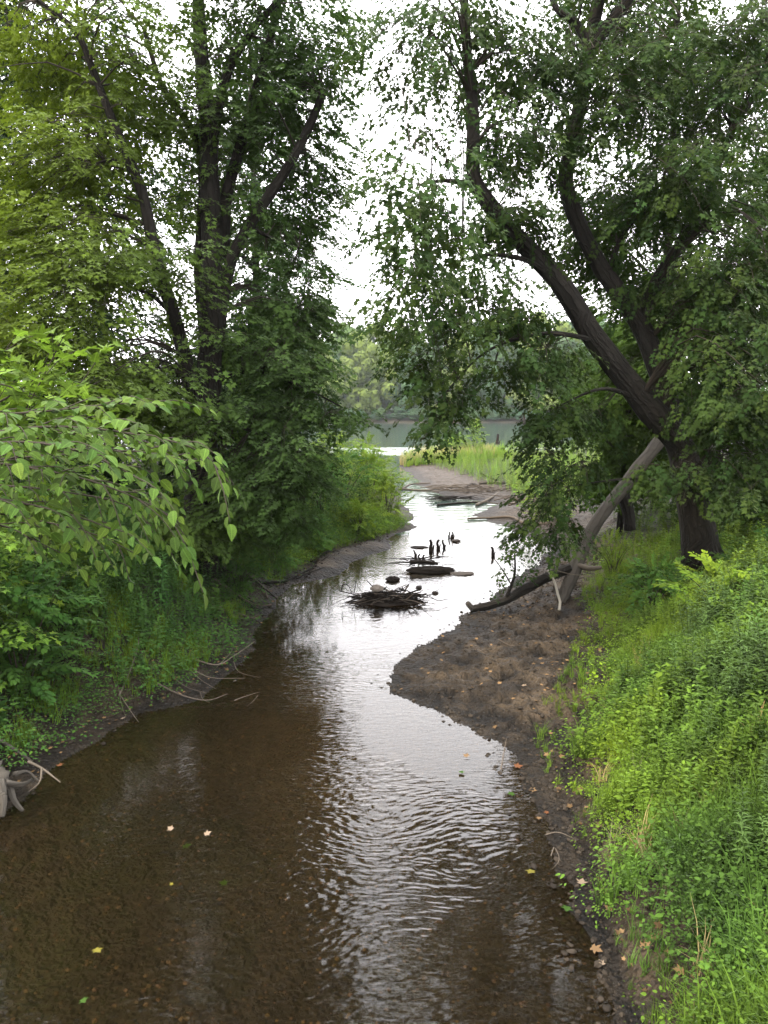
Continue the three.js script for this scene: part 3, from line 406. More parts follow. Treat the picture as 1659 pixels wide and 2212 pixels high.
scatter('ground_cover', 'low leaves along the left bank', covers, M.herbDark, 3800, () => { const p = leftBank(5, 26, 0.15, 6, 1.3)(); if (p && p[1] > 12.5 && p[1] < 22 && rnd() < 0.4) return null; if (!p || !edgeFade(leftEdge(p[1]) - p[0] - 0.1, 0.6)) return null; return [p[0], p[1], rr(1, 1.9)]; });
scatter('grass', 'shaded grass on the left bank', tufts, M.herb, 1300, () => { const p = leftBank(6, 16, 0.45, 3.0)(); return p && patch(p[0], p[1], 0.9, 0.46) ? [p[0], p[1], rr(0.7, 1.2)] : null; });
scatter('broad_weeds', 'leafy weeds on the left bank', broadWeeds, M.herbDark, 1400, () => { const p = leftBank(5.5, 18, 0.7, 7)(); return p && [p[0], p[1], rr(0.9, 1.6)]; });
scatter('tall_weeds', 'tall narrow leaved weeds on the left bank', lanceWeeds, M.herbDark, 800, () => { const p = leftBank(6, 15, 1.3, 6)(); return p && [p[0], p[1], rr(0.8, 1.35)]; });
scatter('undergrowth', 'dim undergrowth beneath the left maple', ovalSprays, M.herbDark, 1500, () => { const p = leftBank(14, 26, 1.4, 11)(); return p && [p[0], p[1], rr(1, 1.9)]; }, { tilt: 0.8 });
scatter('tall_weeds', 'tall pale herbs on the river spit', lanceWeeds, M.spit, 3200, () => { const d = rr(31, 62), x = plantEdge(d) + rr(0.1, 16); return [x, d, rr(0.5, 1.1) * (0.6 + 0.8 * fbm(x * 0.4, d * 0.4, 2, 0, 140))+ 0.15]; }, { tint: (x, d) => { const k = rr(0.7, 1.15), y = fbm(x * 0.3, d * 0.3, 2, 0, 141); return rgb(k * (0.75 + 0.5 * y), k, k * (0.8 + 0.5 * y)); } });
scatter('broad_weeds', 'leafy pale plants on the river spit', broadWeeds, M.spit, 1300, () => { const d = rr(29, 60), x = plantEdge(d) + rr(-0.3, 10); return [x, d, rr(0.8, 1.9)]; });
scatter('dry_grass', 'tall dry grass at the tip of the spit', tufts, M.dry, 600, () => { const d = rr(54.5, 61), x = rr(-1.5, 8); return [x, d, rr(2, 4)]; });
scatter('grass', 'green grass at the tip of the spit', tufts, M.spit, 900, () => { const d = rr(54, 61), x = rr(-2.5, 9); return [x, d, rr(2, 3.6)]; });
scatter('tall_weeds', 'weedy growth at the foot of the bush on the left bank', lanceWeeds, M.herb, 1300, () => { const d = rr(21, 50), x = leftEdge(d) - rr(0.35, 8); return [x, d, rr(0.9, 1.6)]; });

// shrubs: one thing each, stems and foliage
function shrub(name, label, pos, w, h, n, mat, geos, o = {}) {
  const t = thing(name, label, 'shrub', pos), stems = [], lists = geos.map(() => []);
  for (let k = 0; k < 9; k++) { const a = rr(0, 6.28), e = pos.clone().add(V(Math.cos(a) * w * rr(0.2, 0.75), h * rr(0.6, 0.95), Math.sin(a) * w * rr(0.2, 0.75))); mesh('stem', tube([pos.clone().add(V(rr(-0.1, 0.1), -0.05, rr(-0.1, 0.1))), pos.clone().lerp(e, 0.5).add(V(0, 0.12, 0)), e], 0.016, 0.004, { rad: 4, seg: 6 }), M.twig, t); }
  for (let k = 0; k < n; k++) { const v = V(gauss(), rr(0, 1), gauss()), s = Math.sin(Math.PI * clamp(0.12 + v.y * 0.8, 0, 1)), p = pos.clone().add(V(v.x * w * 0.62 * s, v.y * h, v.z * w * 0.62 * s)), dir = V(v.x + rr(-0.5, 0.5), rr(-0.3, 0.8), v.z + rr(-0.5, 0.5)); lists[Math.floor(rnd() * geos.length)].push([pose(p, dir, V(rr(-0.5, 0.5), 1, rr(-0.5, 0.5)), (o.scale || 1) * rr(0.7, 1.2)), tint(0.25, 0.1)]); }
  const foliage = holder('foliage', t); geos.forEach((g, i) => lists[i].length && piece('leaves', g, mat, lists[i], foliage));
  return t;
}
const up = (px, py, d) => { const p = at(px, py, d); return onLand(p.x, d); };
shrub('shrub', 'rounded bright green shrub at the water bend, nearest the stream', up(838, 1130, 27), 0.9, 1.5, 150, M.herb, ovalSprays);
shrub('shrub', 'full green shrub just behind the one at the water bend', up(800, 1120, 29), 1.3, 1.75, 230, M.herb, ovalSprays);
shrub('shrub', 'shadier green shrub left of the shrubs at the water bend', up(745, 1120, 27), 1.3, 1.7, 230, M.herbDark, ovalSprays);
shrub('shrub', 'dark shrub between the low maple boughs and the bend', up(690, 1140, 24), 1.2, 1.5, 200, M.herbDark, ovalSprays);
shrub('shrub', 'farther green shrub on the left bank toward the river', up(790, 1060, 38), 1.6, 1.8, 230, M.herb, ovalSprays, { scale: 1.2 });
shrub('shrub', 'last shrub on the left bank before the river', up(720, 1050, 43), 2.0, 1.9, 230, M.herb, ovalSprays, { scale: 1.3 });
shrub('young_tree', 'slim yellow green young tree standing on the spit by the river', up(1026, 985, 57), 0.75, 2.6, 170, M.spit, mapleSprays, { scale: 1.1 });
shrub('shrub', 'rounded green shrub beside the young tree on the spit', up(985, 985, 58), 1.1, 1.5, 150, M.spit, mapleSprays, { scale: 1.2 });
shrub('shrub', 'pale shrub on the right bank beyond the fallen trunk', up(1185, 1050, 27), 1.3, 1.5, 180, M.spit, mapleSprays, { scale: 1 });
shrub('shrub', 'bushy green shrub right of the fallen trunk', up(1330, 1170, 17.5), 0.9, 0.9, 130, M.herb, broadWeeds.slice(0, 2), { scale: 0.6 });
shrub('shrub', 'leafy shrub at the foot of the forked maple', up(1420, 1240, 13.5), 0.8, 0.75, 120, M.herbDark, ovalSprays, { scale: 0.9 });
shrub('shrub', 'bright leafy shrub above the tall weeds on the right crest', up(1560, 1240, 10.5), 0.7, 0.8, 110, M.herb, ovalSprays, { scale: 0.8 });

// ---------------------------------------------------------------- near boughs hanging in from the left
const veins = dataTex(256, 256, (u, v) => { const x = Math.abs(u - 0.5), rib = Math.exp(-((x / 0.022) ** 2)), s = Math.abs((((v - x * 0.75) * 9) % 1 + 1) % 1 - 0.5), k = 0.8 + 0.14 * vnoise(u * 30, v * 30, 0, 120) + 0.3 * rib - 0.12 * vnoise(u * 7, v * 7, 0, 121) + 0.2 * Math.exp(-(((0.5 - s) / 0.07) ** 2)); return [k, k, k * 0.95]; }, true);
M.elm.map = veins; M.sapling.map = veins;
function leafyBough(name, label, stems, leafG, mat, o) {
  const t = thing(name, label, 'branch', stems[0][0].clone()), mats = [0.55, 0.8, 1, 1.35].map((k) => { const m = mat.clone(); m.color.multiplyScalar(k); return m; });
  let count = 0; const rest = [];
  stems.forEach((pts, si) => {
    const c = new THREE.CatmullRomCurve3(pts, false, 'centripetal'), len = c.getLength(); mesh('twig', tube(pts, o.r, 0.0025, { rad: 6, step: 0.05 }), o.wood, t);
    const twigs = [[c, len, 0.12]];
    const nSide = Math.round(len / o.gap);
    for (let k = 0; k < nSide; k++) {
      const s = lerp(0.12, 0.95, (k + 0.5) / nSide), p = c.getPointAt(s), T = c.getTangentAt(s), side = k % 2 ? 1 : -1, a = T.clone().applyAxisAngle(V(0, 1, 0), side * rr(0.5, 1.1)).add(V(0, rr(-0.35, 0.25), 0)).normalize(), L = rr(0.7, 1.2) * o.side, e = p.clone().addScaledVector(a, L).add(V(0, -o.sag * L, 0)), pts2 = [p, p.clone().addScaledVector(a, L * 0.55).add(V(0, 0.02, 0)), e];
      mesh('twig', tube(pts2, 0.0035, 0.0015, { rad: 4, seg: 6 }), o.wood, t); twigs.push([new THREE.CatmullRomCurve3(pts2), L, 0.1]);
    }
    for (const [tc, L] of twigs) {
      const n = Math.max(3, Math.round(L / o.leafGap));
      for (let k = 0; k <= n; k++) {
        const s = k / n, p = tc.getPointAt(s), T = tc.getTangentAt(s), side = k % 2 ? 1 : -1, dir = k === n ? T.clone() : T.clone().applyAxisAngle(V(0, 1, 0), side * rr(0.6, 1.1)); dir.y -= rr(0.05, o.droop);
        const m = pose(p.clone().addScaledVector(dir, o.petiole), dir, V(rr(-0.8, 0.8), 1, rr(-0.8, 0.8)), o.leaf * rr(0.55, 1.15)), q = new THREE.Mesh(leafG, mats[Math.floor(rnd() * 4)]);
        if (count++ < 300) { q.name = 'leaf'; q.castShadow = true; m.premultiply(new THREE.Matrix4().makeTranslation(-t.position.x, -t.position.y, -t.position.z)); m.decompose(q.position, q.quaternion, q.scale); t.add(q); } else rest.push([m, tint(0.4)]);
      }
    }
  });
  if (rest.length) instanced('leaves', leafG, mat, rest, t);
}
leafyBough('hanging_branch', 'near leafy bough with large oval leaves reaching in above the left bank', [
  path([-160, 960, 3.2], [90, 922, 3.2], [270, 935, 3.2], [430, 975, 3.2], [500, 1050, 3.2]), path([-160, 985, 3.4], [60, 1010, 3.4], [230, 1050, 3.3], [370, 1120, 3.3], [400, 1160, 3.3]),
  path([-150, 900, 3.5], [80, 890, 3.5], [260, 872, 3.5], [340, 878, 3.5]), path([-150, 1060, 3.3], [40, 1085, 3.3], [180, 1120, 3.3], [270, 1155, 3.3]), path([-160, 1005, 3.6], [100, 985, 3.7], [290, 975, 3.7], [450, 1005, 3.7]),
  path([-160, 1120, 3.5], [20, 1140, 3.4], [100, 1185, 3.4]), path([-160, 930, 3.9], [120, 935, 3.9], [330, 960, 3.9], [410, 1030, 3.9]), path([-160, 1040, 3.8], [120, 1060, 3.8], [290, 1100, 3.8], [330, 1150, 3.8]), path([-160, 975, 3.0], [60, 955, 3.0], [200, 985, 3.0], [330, 1050, 3.0]), path([-160, 1000, 4.2], [80, 1010, 4.2], [260, 1050, 4.2], [360, 1090, 4.2]), path([-160, 1090, 4.1], [60, 1120, 4.1], [220, 1160, 4.1], [290, 1195, 4.1]),
], gOvalFine, M.elm, { r: 0.008, gap: 0.1, side: 0.3, sag: 0.06, leafGap: 0.031, droop: 0.42, petiole: 0.008, leaf: 0.064, wood: M.twig });
leafyBough('maple_sapling', 'sunlit yellow green maple sapling with broad pointed leaves behind the hanging branch', [
  path([-80, 1150, 4.8], [20, 950, 4.7], [90, 820, 4.6], [140, 720, 4.5]), path([-60, 1000, 4.9], [60, 900, 4.8], [170, 830, 4.7], [215, 770, 4.7]), path([-120, 900, 5], [-20, 800, 4.9], [30, 730, 4.8]), path([-60, 1050, 5], [110, 930, 5], [230, 890, 5]), path([-60, 900, 5.1], [60, 830, 5.1], [120, 770, 5.1]), path([-80, 1000, 5.2], [60, 960, 5.2], [190, 930, 5.2]), path([-80, 860, 4.6], [0, 830, 4.6], [70, 860, 4.6]),
], gMapleFine, M.sapling, { r: 0.009, gap: 0.2, side: 0.28, sag: 0.1, leafGap: 0.075, droop: 0.55, petiole: 0.04, leaf: 0.12, wood: M.twig });

// ---------------------------------------------------------------- fallen timber, brush, stumps, stones, leaves
{
  const t = thing('fallen_log', 'thick grey dead trunk slanting down to the mud beside the leaning maple', 'log', at(1222, 1290, 15.4));
  mesh('trunk', tube(path([1210, 1302, 15.2], [1240, 1235, 15.5], [1266, 1170, 15.9], [1305, 1105, 16.3], [1350, 1048, 16.8], [1400, 985, 17.3], [1455, 915, 18]), 0.14, 0.15, { rad: 14, rough: 0.14, step: 0.1 }), M.barkPale, t);
  mesh('broken_stub', tube(path([1250, 1222, 15.5], [1275, 1228, 15.2], [1298, 1226, 15]), 0.07, 0.04, { rad: 8, rough: 0.15 }), M.paleStick, t);
  mesh('snag', tube(path([1345, 1065, 16.8], [1358, 1105, 16.7], [1362, 1145, 16.6]), 0.15, 0.12, { rad: 9, rough: 0.2 }), M.bark, t);
  const l = thing('drift_log', 'long brown log with a sawn end reaching from the bank over the water', 'log', at(1020, 1318, 14.8));
  mesh('trunk', tube(path([1017, 1316, 14.8], [1050, 1310, 14.85], [1090, 1297, 14.95], [1130, 1275, 15.1], [1175, 1250, 15.3], [1230, 1228, 15.5]), 0.075, 0.11, { rad: 11, rough: 0.12, step: 0.1 }), M.bark, l);
  mesh('stub', tube(path([1022, 1316, 14.8], [1014, 1308, 14.75], [1010, 1303, 14.72]), 0.06, 0.05, { rad: 8 }), M.barkPale, l);
  mesh('shoot', tube(path([1092, 1294, 14.95], [1103, 1268, 14.95], [1112, 1240, 14.95], [1112, 1195, 14.95]), 0.04, 0.015, { rad: 7 }), M.bark, l);
  mesh('dead_shoot', tube(path([1104, 1262, 14.95], [1085, 1230, 14.9], [1066, 1205, 14.85]), 0.018, 0.008, { rad: 5 }), M.twig, l);
  const ls = []; for (const [px, py] of [[1082, 1190], [1100, 1180], [1118, 1185], [1135, 1200], [1150, 1215], [1090, 1225], [1108, 1235], [1072, 1245], [1060, 1275], [1125, 1250], [1098, 1205], [1075, 1262], [1145, 1235], [1120, 1215]]) for (let k = 0; k < 2; k++) { const p = at(px + rr(-8, 8), py + rr(-8, 8), 14.9 + rr(-0.3, 0.3)); ls.push([pose(p, V(rr(-1, 1), -0.4, rr(-1, 1)), V(rr(-0.4, 0.4), 1, rr(-0.3, 0.6)), rr(0.6, 0.9)), tint()]); }
  instanced('foliage', mapleSprays[0], M.mapleRight, ls, l);
  const w = thing('dead_branch', 'crooked white dead branch propped against the brown log', 'branch', at(1205, 1290, 14.8));
  mesh('branch', tube(path([1183, 1232, 14.7], [1198, 1255, 14.7], [1202, 1275, 14.7], [1210, 1300, 14.6], [1208, 1318, 14.5]), 0.022, 0.03, { rad: 6, rough: 0.2 }), std(0.34, 0.31, 0.25), w);
  mesh('twig', tube(path([1195, 1230, 14.6], [1230, 1240, 14.6], [1290, 1246, 14.6]), 0.012, 0.006, { rad: 5 }), M.paleStick, w);
}
function sticks(t, n, c, X, Z, y0, y1, L, mat, r = 0.012) { for (let k = 0; k < n; k++) { const p = V(c.x + gauss() * X, c.y + rr(y0, y1), c.z + gauss() * Z), a = gauss() * 0.9 + (rnd() < 0.5 ? Math.PI : 0), l = rr(0.4, 1) * L, e = p.clone().add(V(Math.cos(a) * l, rr(-0.05, 0.3) * l * 0.6, Math.sin(a) * l * 0.6)); mesh('stick', tube([p, p.clone().lerp(e, 0.5).add(V(rr(-0.05, 0.05), rr(-0.02, 0.06), rr(-0.05, 0.05))), e], r * rr(0.6, 1.6), r * 0.35, { rad: 4, seg: 5 }), mat, t); } }
function mound(c, X, Y, Z, s) { const g = new THREE.SphereGeometry(1, 40, 20), p = g.attributes.position; for (let i = 0; i < p.count; i++) { const v = V(p.getX(i), p.getY(i), p.getZ(i)), k = 1 + 0.9 * (fbm(v.x * 3 + s, v.z * 3 + v.y * 2, 5) - 0.5); p.setXYZ(i, c.x + v.x * X * k, c.y + v.y * Y * k, c.z + v.z * Z * k); } g.computeVertexNormals(); return g; }
{
  const c = onGround(835, 1300, 0), t = thing('brush_pile', 'dark heap of muddy sticks and roots stranded in mid stream', 'brush pile', c);
  mesh('mud', mound(c.clone().add(V(0, -0.03, 0)), 0.8, 0.075, 0.36, 3), M.wetWood, t);
  for (let k = 0; k < 230; k++) {
    const x = clamp(gauss() * 0.52, -1.0, 1.05), z = clamp(gauss() * 0.2, -0.42, 0.42), top = 0.13 * Math.exp(-((x / 0.75) ** 2) - (z / 0.3) ** 2) + 0.02, a = k % 3 ? gauss() * 0.7 + (k % 2 ? Math.PI : 0) : rr(0, 6.28), L = rr(0.12, 0.4), sl = rr(-0.45, 0.35) + (k % 17 === 0 ? 0.8 : 0), r = 0.006 + 0.016 * rnd() ** 2;
    const m = c.clone().add(V(x, top * rr(0.55, 1.15), z)), v = V(Math.cos(a), sl, Math.sin(a)).multiplyScalar(L), e1 = m.clone().sub(v), e2 = m.clone().add(v); e1.y = Math.max(e1.y, -0.03); e2.y = Math.max(e2.y, -0.03);
    mesh('stick', tube([e1, m.add(V(rr(-0.03, 0.03), rr(0, 0.05), rr(-0.03, 0.03))), e2], r, r * 0.5, { rad: 5, seg: 5, rough: 0.25 }), k % 5 ? M.wetWood : M.stick, t);
  }
  for (const [q, r] of [[[[738, 1275], [742, 1262], [752, 1264], [760, 1282]], 0.016], [[[765, 1280], [768, 1262], [767, 1252]], 0.008], [[[790, 1290], [775, 1270], [768, 1255]], 0.006], [[[880, 1285], [920, 1285], [945, 1297], [968, 1294]], 0.013], [[[860, 1270], [905, 1285], [940, 1295]], 0.012], [[[900, 1300], [930, 1285], [952, 1270]], 0.008], [[[835, 1262], [848, 1250], [838, 1238]], 0.006], [[[880, 1310], [905, 1298], [930, 1298]], 0.012], [[[830, 1325], [850, 1312], [820, 1270]], 0.008]]) { const [d0] = [15.6]; mesh('stick', tube(q.map(([x, y]) => at(x, y, d0 + rr(-0.15, 0.15))), r, r * 0.4, { rad: 5, step: 0.06 }), M.wetWood, t); }
  mesh('stone', mound(at(814, 1271, 15.7), 0.12, 0.075, 0.09, 8), M.stone, t);
  const b = onGround(930, 1236, 0), d = thing('drift_log', 'dark waterlogged log lying in the shallows behind the brush pile', 'log', b);
  mesh('trunk', mound(b.clone().add(V(0, 0.04, 0)), 0.56, 0.1, 0.12, 21), M.wetWood, d);
  mesh('stub', tube([b.clone().add(V(-0.5, 0.2, -0.25)), b.clone().add(V(-0.1, 0.2, -0.28)), b.clone().add(V(0.2, 0.16, -0.25))], 0.06, 0.04, { rad: 7, rough: 0.25 }), M.wetWood, d);
  sticks(d, 26, b.clone().add(V(-0.15, 0, -0.5)), 0.5, 0.15, 0.05, 0.25, 0.7, M.wetWood, 0.012);
  const lump = (px, py, X, Y, name, label, mat, s) => { const q = onGround(px, py); const m = mesh(name, mound(q.clone().add(V(0, Y * 0.4, 0)).sub(q), X, Y, X * 0.7, s), mat); m.position.copy(q); tag(m, label, name === 'stone' ? 'stone' : 'debris'); };
  lump(848, 1254, 0.16, 0.07, 'mud_clod', 'black muddy clump left of the waterlogged log', M.wetWood, 1);
  lump(940, 1192 + 90, 0.07, 0.035, 'stone', 'small dark stone off the tip of the brush pile', M.mud, 5);
  lump(905, 1270, 0.065, 0.035, 'stone', 'dark stone in the water just behind the brush pile', M.mud, 6);
  lump(1000, 1240, 0.28, 0.03, 'debris_mat', 'flat raft of brown leaf debris right of the waterlogged log', M.stick, 9);
  lump(985, 1170, 0.13, 0.05, 'stone', 'dark stone in mid stream beyond the row of stubs', M.mud, 11);
  lump(905, 1183, 0.25, 0.03, 'debris_mat', 'thin raft of wet debris left of the row of stubs', M.wetWood, 12);
}
[[930, 1190, 0.42, 'slim wooden stub, left of three in a row in the stream'], [945, 1186, 0.36, 'knobby wooden stub, middle of three in a row in the stream'], [958, 1184, 0.33, 'short wooden stub, right of three in a row in the stream'], [971, 1163, 0.28, 'narrow stub, left one of the farther pair in the stream'], [977, 1163, 0.28, 'narrow stub, right one of the farther pair in the stream'], [905, 1212, 0.25, 'stubby dark stump near the sticks behind the waterlogged log'], [914, 1213, 0.24, 'twin dark stump right beside the one near the sticks'], [896, 1204, 0.26, 'small dark stump farthest toward the left shallows'], [1064, 1200, 0.32, 'lone dark stub in the water above the brown log shoot'], [1075, 958, 1.2, 'dark post standing in the river beyond the spit'], [1132, 915, 1.6, 'dark snag standing far out in the river']].forEach(([px, py, h, label]) => {
  h *= 0.8; const p = py > 1000 ? onGround(px, py) : at(px, py, py > 950 ? 75 : 105), t = thing('wooden_stub', label, 'stump', p), w = h * 0.12;
  mesh('post', tube([p.clone().add(V(0, -0.1, 0)), p.clone().add(V(rr(-0.02, 0.02), h * 0.35, 0)), p.clone().add(V(rr(-0.03, 0.03), h * 0.6, 0)), p.clone().add(V(rr(-0.04, 0.04), h * 0.95, 0))], w * 1.4, w * 0.8, { rad: 7, rough: 0.55, step: 0.04 }), M.wetWood, t);
  mesh('snag', tube([p.clone().add(V(w, -0.05, 0.02)), p.clone().add(V(w * 1.8, h * 0.25, 0)), p.clone().add(V(w * rr(1.2, 3), h * rr(0.35, 0.7), 0))], w * 1.1, w * 0.4, { rad: 6, rough: 0.5, step: 0.04 }), M.wetWood, t);
});
// driftwood on the far mud, sticks along the left shore
[[[[1190, 1133], [1140, 1132], [1100, 1118], [1060, 1116], [1010, 1117]], 0.07, 'long bent drift pole lying across the tip of the far mud bar', 'stick'], [[[945, 1088], [1000, 1083], [1045, 1082]], 0.06, 'dark drift log in the water beside the far debris', 'wetWood'], [[[870, 1052], [895, 1042], [930, 1043]], 0.05, 'forked drift branch on the far mud at the channel', 'stick'], [[[860, 1053], [920, 1056], [960, 1050]], 0.05, 'straight pale pole lying along the far water edge', 'paleStick'],
  [[[1040, 1030], [1062, 1040], [1080, 1048]], 0.1, 'short dark log standing out of the herbs on the spit', 'bark'], [[[1035, 1048], [1070, 1048], [1090, 1052]], 0.11, 'grey log lying at the edge of the spit herbs', 'barkPale'], [[[1000, 1060], [1020, 1052], [1060, 1066]], 0.07, 'curved root wood on the drift line', 'wetWood'], [[[1030, 1088], [1060, 1076], [1085, 1062]], 0.07, 'pale drift branch slanting up to the spit herbs', 'paleStick'], [[[1100, 1090], [1150, 1080], [1200, 1072]], 0.06, 'long grey pole under the pale shrub', 'paleStick'],
  [[[1000, 1000], [1030, 1008], [1052, 1018]], 0.05, 'bare stick lying on the mud near the tip of spit', 'stick']].forEach(([q, r, label, m]) => { const pts = q.map(([x, y]) => { const p = onGround(x, y, 0.1); p.y = Math.max(height(p.x, -p.z), 0) + r * 0.7; return p; }), t = mesh('driftwood', tube(pts.map((p) => p.clone().sub(pts[0])), r, r * 0.5, { rad: 7, rough: 0.2 }), M[m]); t.position.copy(pts[0]); tag(t, label, 'driftwood'); });
{
  const c = onGround(1010, 1062, 0.1), t = thing('drift_pile', 'tangle of grey sticks on the drift line of the far mud', 'brush pile', c); c.y = 0.05; sticks(t, 90, c, 1.6, 1.3, 0.02, 0.25, 1.3, M.stick, 0.022);
  const c2 = onGround(970, 1080, 0.03), t2 = thing('drift_pile', 'flat tangle of wet sticks in the water below the drift line', 'brush pile', c2); sticks(t2, 40, c2, 0.9, 0.4, 0.0, 0.12, 1.0, M.wetWood, 0.02);
  const c3 = onGround(1150, 1090, 0.3), t3 = thing('drift_pile', 'grey twig tangle below the pale shrub', 'brush pile', c3); sticks(t3, 40, c3, 1.2, 0.6, 0.0, 0.25, 1.2, M.stick, 0.018);
  const c4 = onGround(1290, 1130, 1.0); c4.y = height(c4.x, -c4.z); const t4 = thing('twig_heap', 'heap of tan broken reeds under the fallen trunk', 'brush pile', c4); sticks(t4, 70, c4, 0.5, 0.4, 0.05, 0.4, 0.7, M.paleStick, 0.01);
}
function shoreStick(label, lines, mat = M.paleStick, y = 0.05) { const P = ([x, px]) => { const p = onGround(x, px, y); p.y = Math.max(p.y, height(p.x, -p.z) + 0.02); return p; }, t = thing('dead_branch', label, 'branch', P(lines[0][0][0])); lines.forEach(([q, r, up = 0], i) => { const pts = q.map(P); pts.forEach((p, k) => { p.y += up * k / (pts.length - 1); }); mesh(i ? 'twig' : 'branch', tube(pts.map((p, k) => p.add(V(rr(-0.025, 0.025), k ? rr(-0.01, 0.02) : 0, rr(-0.03, 0.03)))), r * 0.8, r * 0.3, { rad: 6, step: 0.05, rough: 0.15 }), mat, t); }); }
shoreStick('pale bare branch pointing over the water from the left shore', [[[[420, 1445], [470, 1443], [510, 1425], [550, 1402]], 0.018, 0.12], [[[470, 1443], [500, 1420], [503, 1388]], 0.008, 0.1], [[[500, 1430], [520, 1452], [560, 1462]], 0.007, 0]]);
shoreStick('long thin bare twig lying below the pale branch on the left shore', [[[[350, 1452], [400, 1460], [450, 1470], [530, 1480]], 0.012, 0.08], [[[400, 1460], [430, 1470], [465, 1488]], 0.008, 0], [[[340, 1478], [400, 1488], [450, 1500]], 0.008, 0.03]]);
shoreStick('dark mossy stick at the water line below the bare twigs', [[[[330, 1500], [390, 1508], [450, 1512], [490, 1500]], 0.016, 0], [[[430, 1492], [440, 1510], [455, 1520]], 0.007, 0]], M.stick);
shoreStick('short crooked grey branch standing off the mud near the left bank', [[[[260, 1520], [285, 1500], [300, 1478], [305, 1470]], 0.02, 0.12], [[[260, 1520], [280, 1540], [300, 1560]], 0.01, 0], [[[255, 1512], [265, 1530], [275, 1548]], 0.009, 0]]);
shoreStick('small crooked pale twig standing in the shallow water', [[[[505, 1512], [530, 1508], [555, 1500], [560, 1503]], 0.009, 0.05], [[[555, 1503], [548, 1515], [530, 1528]], 0.006, 0]], M.paleStick, 0.02);
shoreStick('brown driftwood root on the shaded shore beyond the left pool', [[[[560, 1280], [620, 1255], [680, 1225], [705, 1215]], 0.05, 0.05], [[[640, 1250], [670, 1240], [700, 1232]], 0.03, 0], [[[670, 1215], [700, 1207], [725, 1198]], 0.045, 0.05]], M.bark);
shoreStick('dead twig lying on the mud bar toward the right bank', [[[[1075, 1392], [1100, 1397], [1115, 1402]], 0.012, 0]], M.stick, 0.1);
shoreStick('thin dry stalk slanting in the mud at the right edge', [[[[1175, 1800], [1210, 1808], [1245, 1822]], 0.007, 0.04]], M.paleStick, 0.1);
shoreStick('dark upright stick at the inlet by the right mud', [[[[1085, 1665], [1088, 1640], [1092, 1620]], 0.012, 0.12]], M.stick, 0.02);
shoreStick('loop of dry root on the lower right water edge', [[[[1190, 1850], [1195, 1830], [1205, 1835], [1208, 1865], [1195, 1880]], 0.007, 0.02]], M.paleStick, 0.05);
{ // bare roots of the left maple reaching down the bank
  const o = onLand(-3.6, 15.4), t = thing('root_mass', 'dark bare roots spreading from the left maple down to the water', 'roots', o);
  for (let k = 0; k < 16; k++) { const d0 = rr(13.6, 19), x0 = leftEdge(d0) - rr(0.9, 1.6), d1 = d0 + rr(-1.2, 1.2), x1 = leftEdge(d1) - rr(0.0, 0.4), w = rr(0.015, 0.045), q = [0, 0.33, 0.66, 1].map((u) => { const x = lerp(x0, x1, u) + rr(-0.08, 0.08), d = lerp(d0, d1, u) + rr(-0.1, 0.1); return V(x, Math.max(height(x, d), -0.02) + w * 0.5, -d); }); mesh('root', tube(q, w, w * 0.4, { rad: 6, rough: 0.25, step: 0.08 }), k % 3 ? M.bark : M.stick, t); }
}
{ // roots washed out at the left edge
  const r = onGround(5, 1700, 0.25), t = thing('root_mass', 'pale washed out roots at the foot of the left bank', 'roots', r);
  mesh('stump', mound(r.clone().add(V(-0.28, -0.02, 0)), 0.32, 0.22, 0.3, 4), M.barkPale, t);
  for (const [q, w] of [[[[0, 1670], [20, 1700], [30, 1730], [48, 1752]], 0.05], [[[0, 1690], [8, 1735], [5, 1765]], 0.06], [[[10, 1690], [45, 1695], [75, 1680]], 0.03], [[[0, 1600], [40, 1625], [70, 1645]], 0.025], [[[60, 1645], [90, 1660], [130, 1690]], 0.016], [[[90, 1660], [85, 1690], [62, 1710]], 0.01], [[[30, 1672], [60, 1668], [85, 1690]], 0.025]]) mesh('root', tube(q.map(([x, y], k) => onGround(x, y, 0.32 - 0.09 * k)), w, w * 0.4, { rad: 7, rough: 0.25, step: 0.04 }), w > 0.02 ? M.barkPale : M.paleStick, t);
}
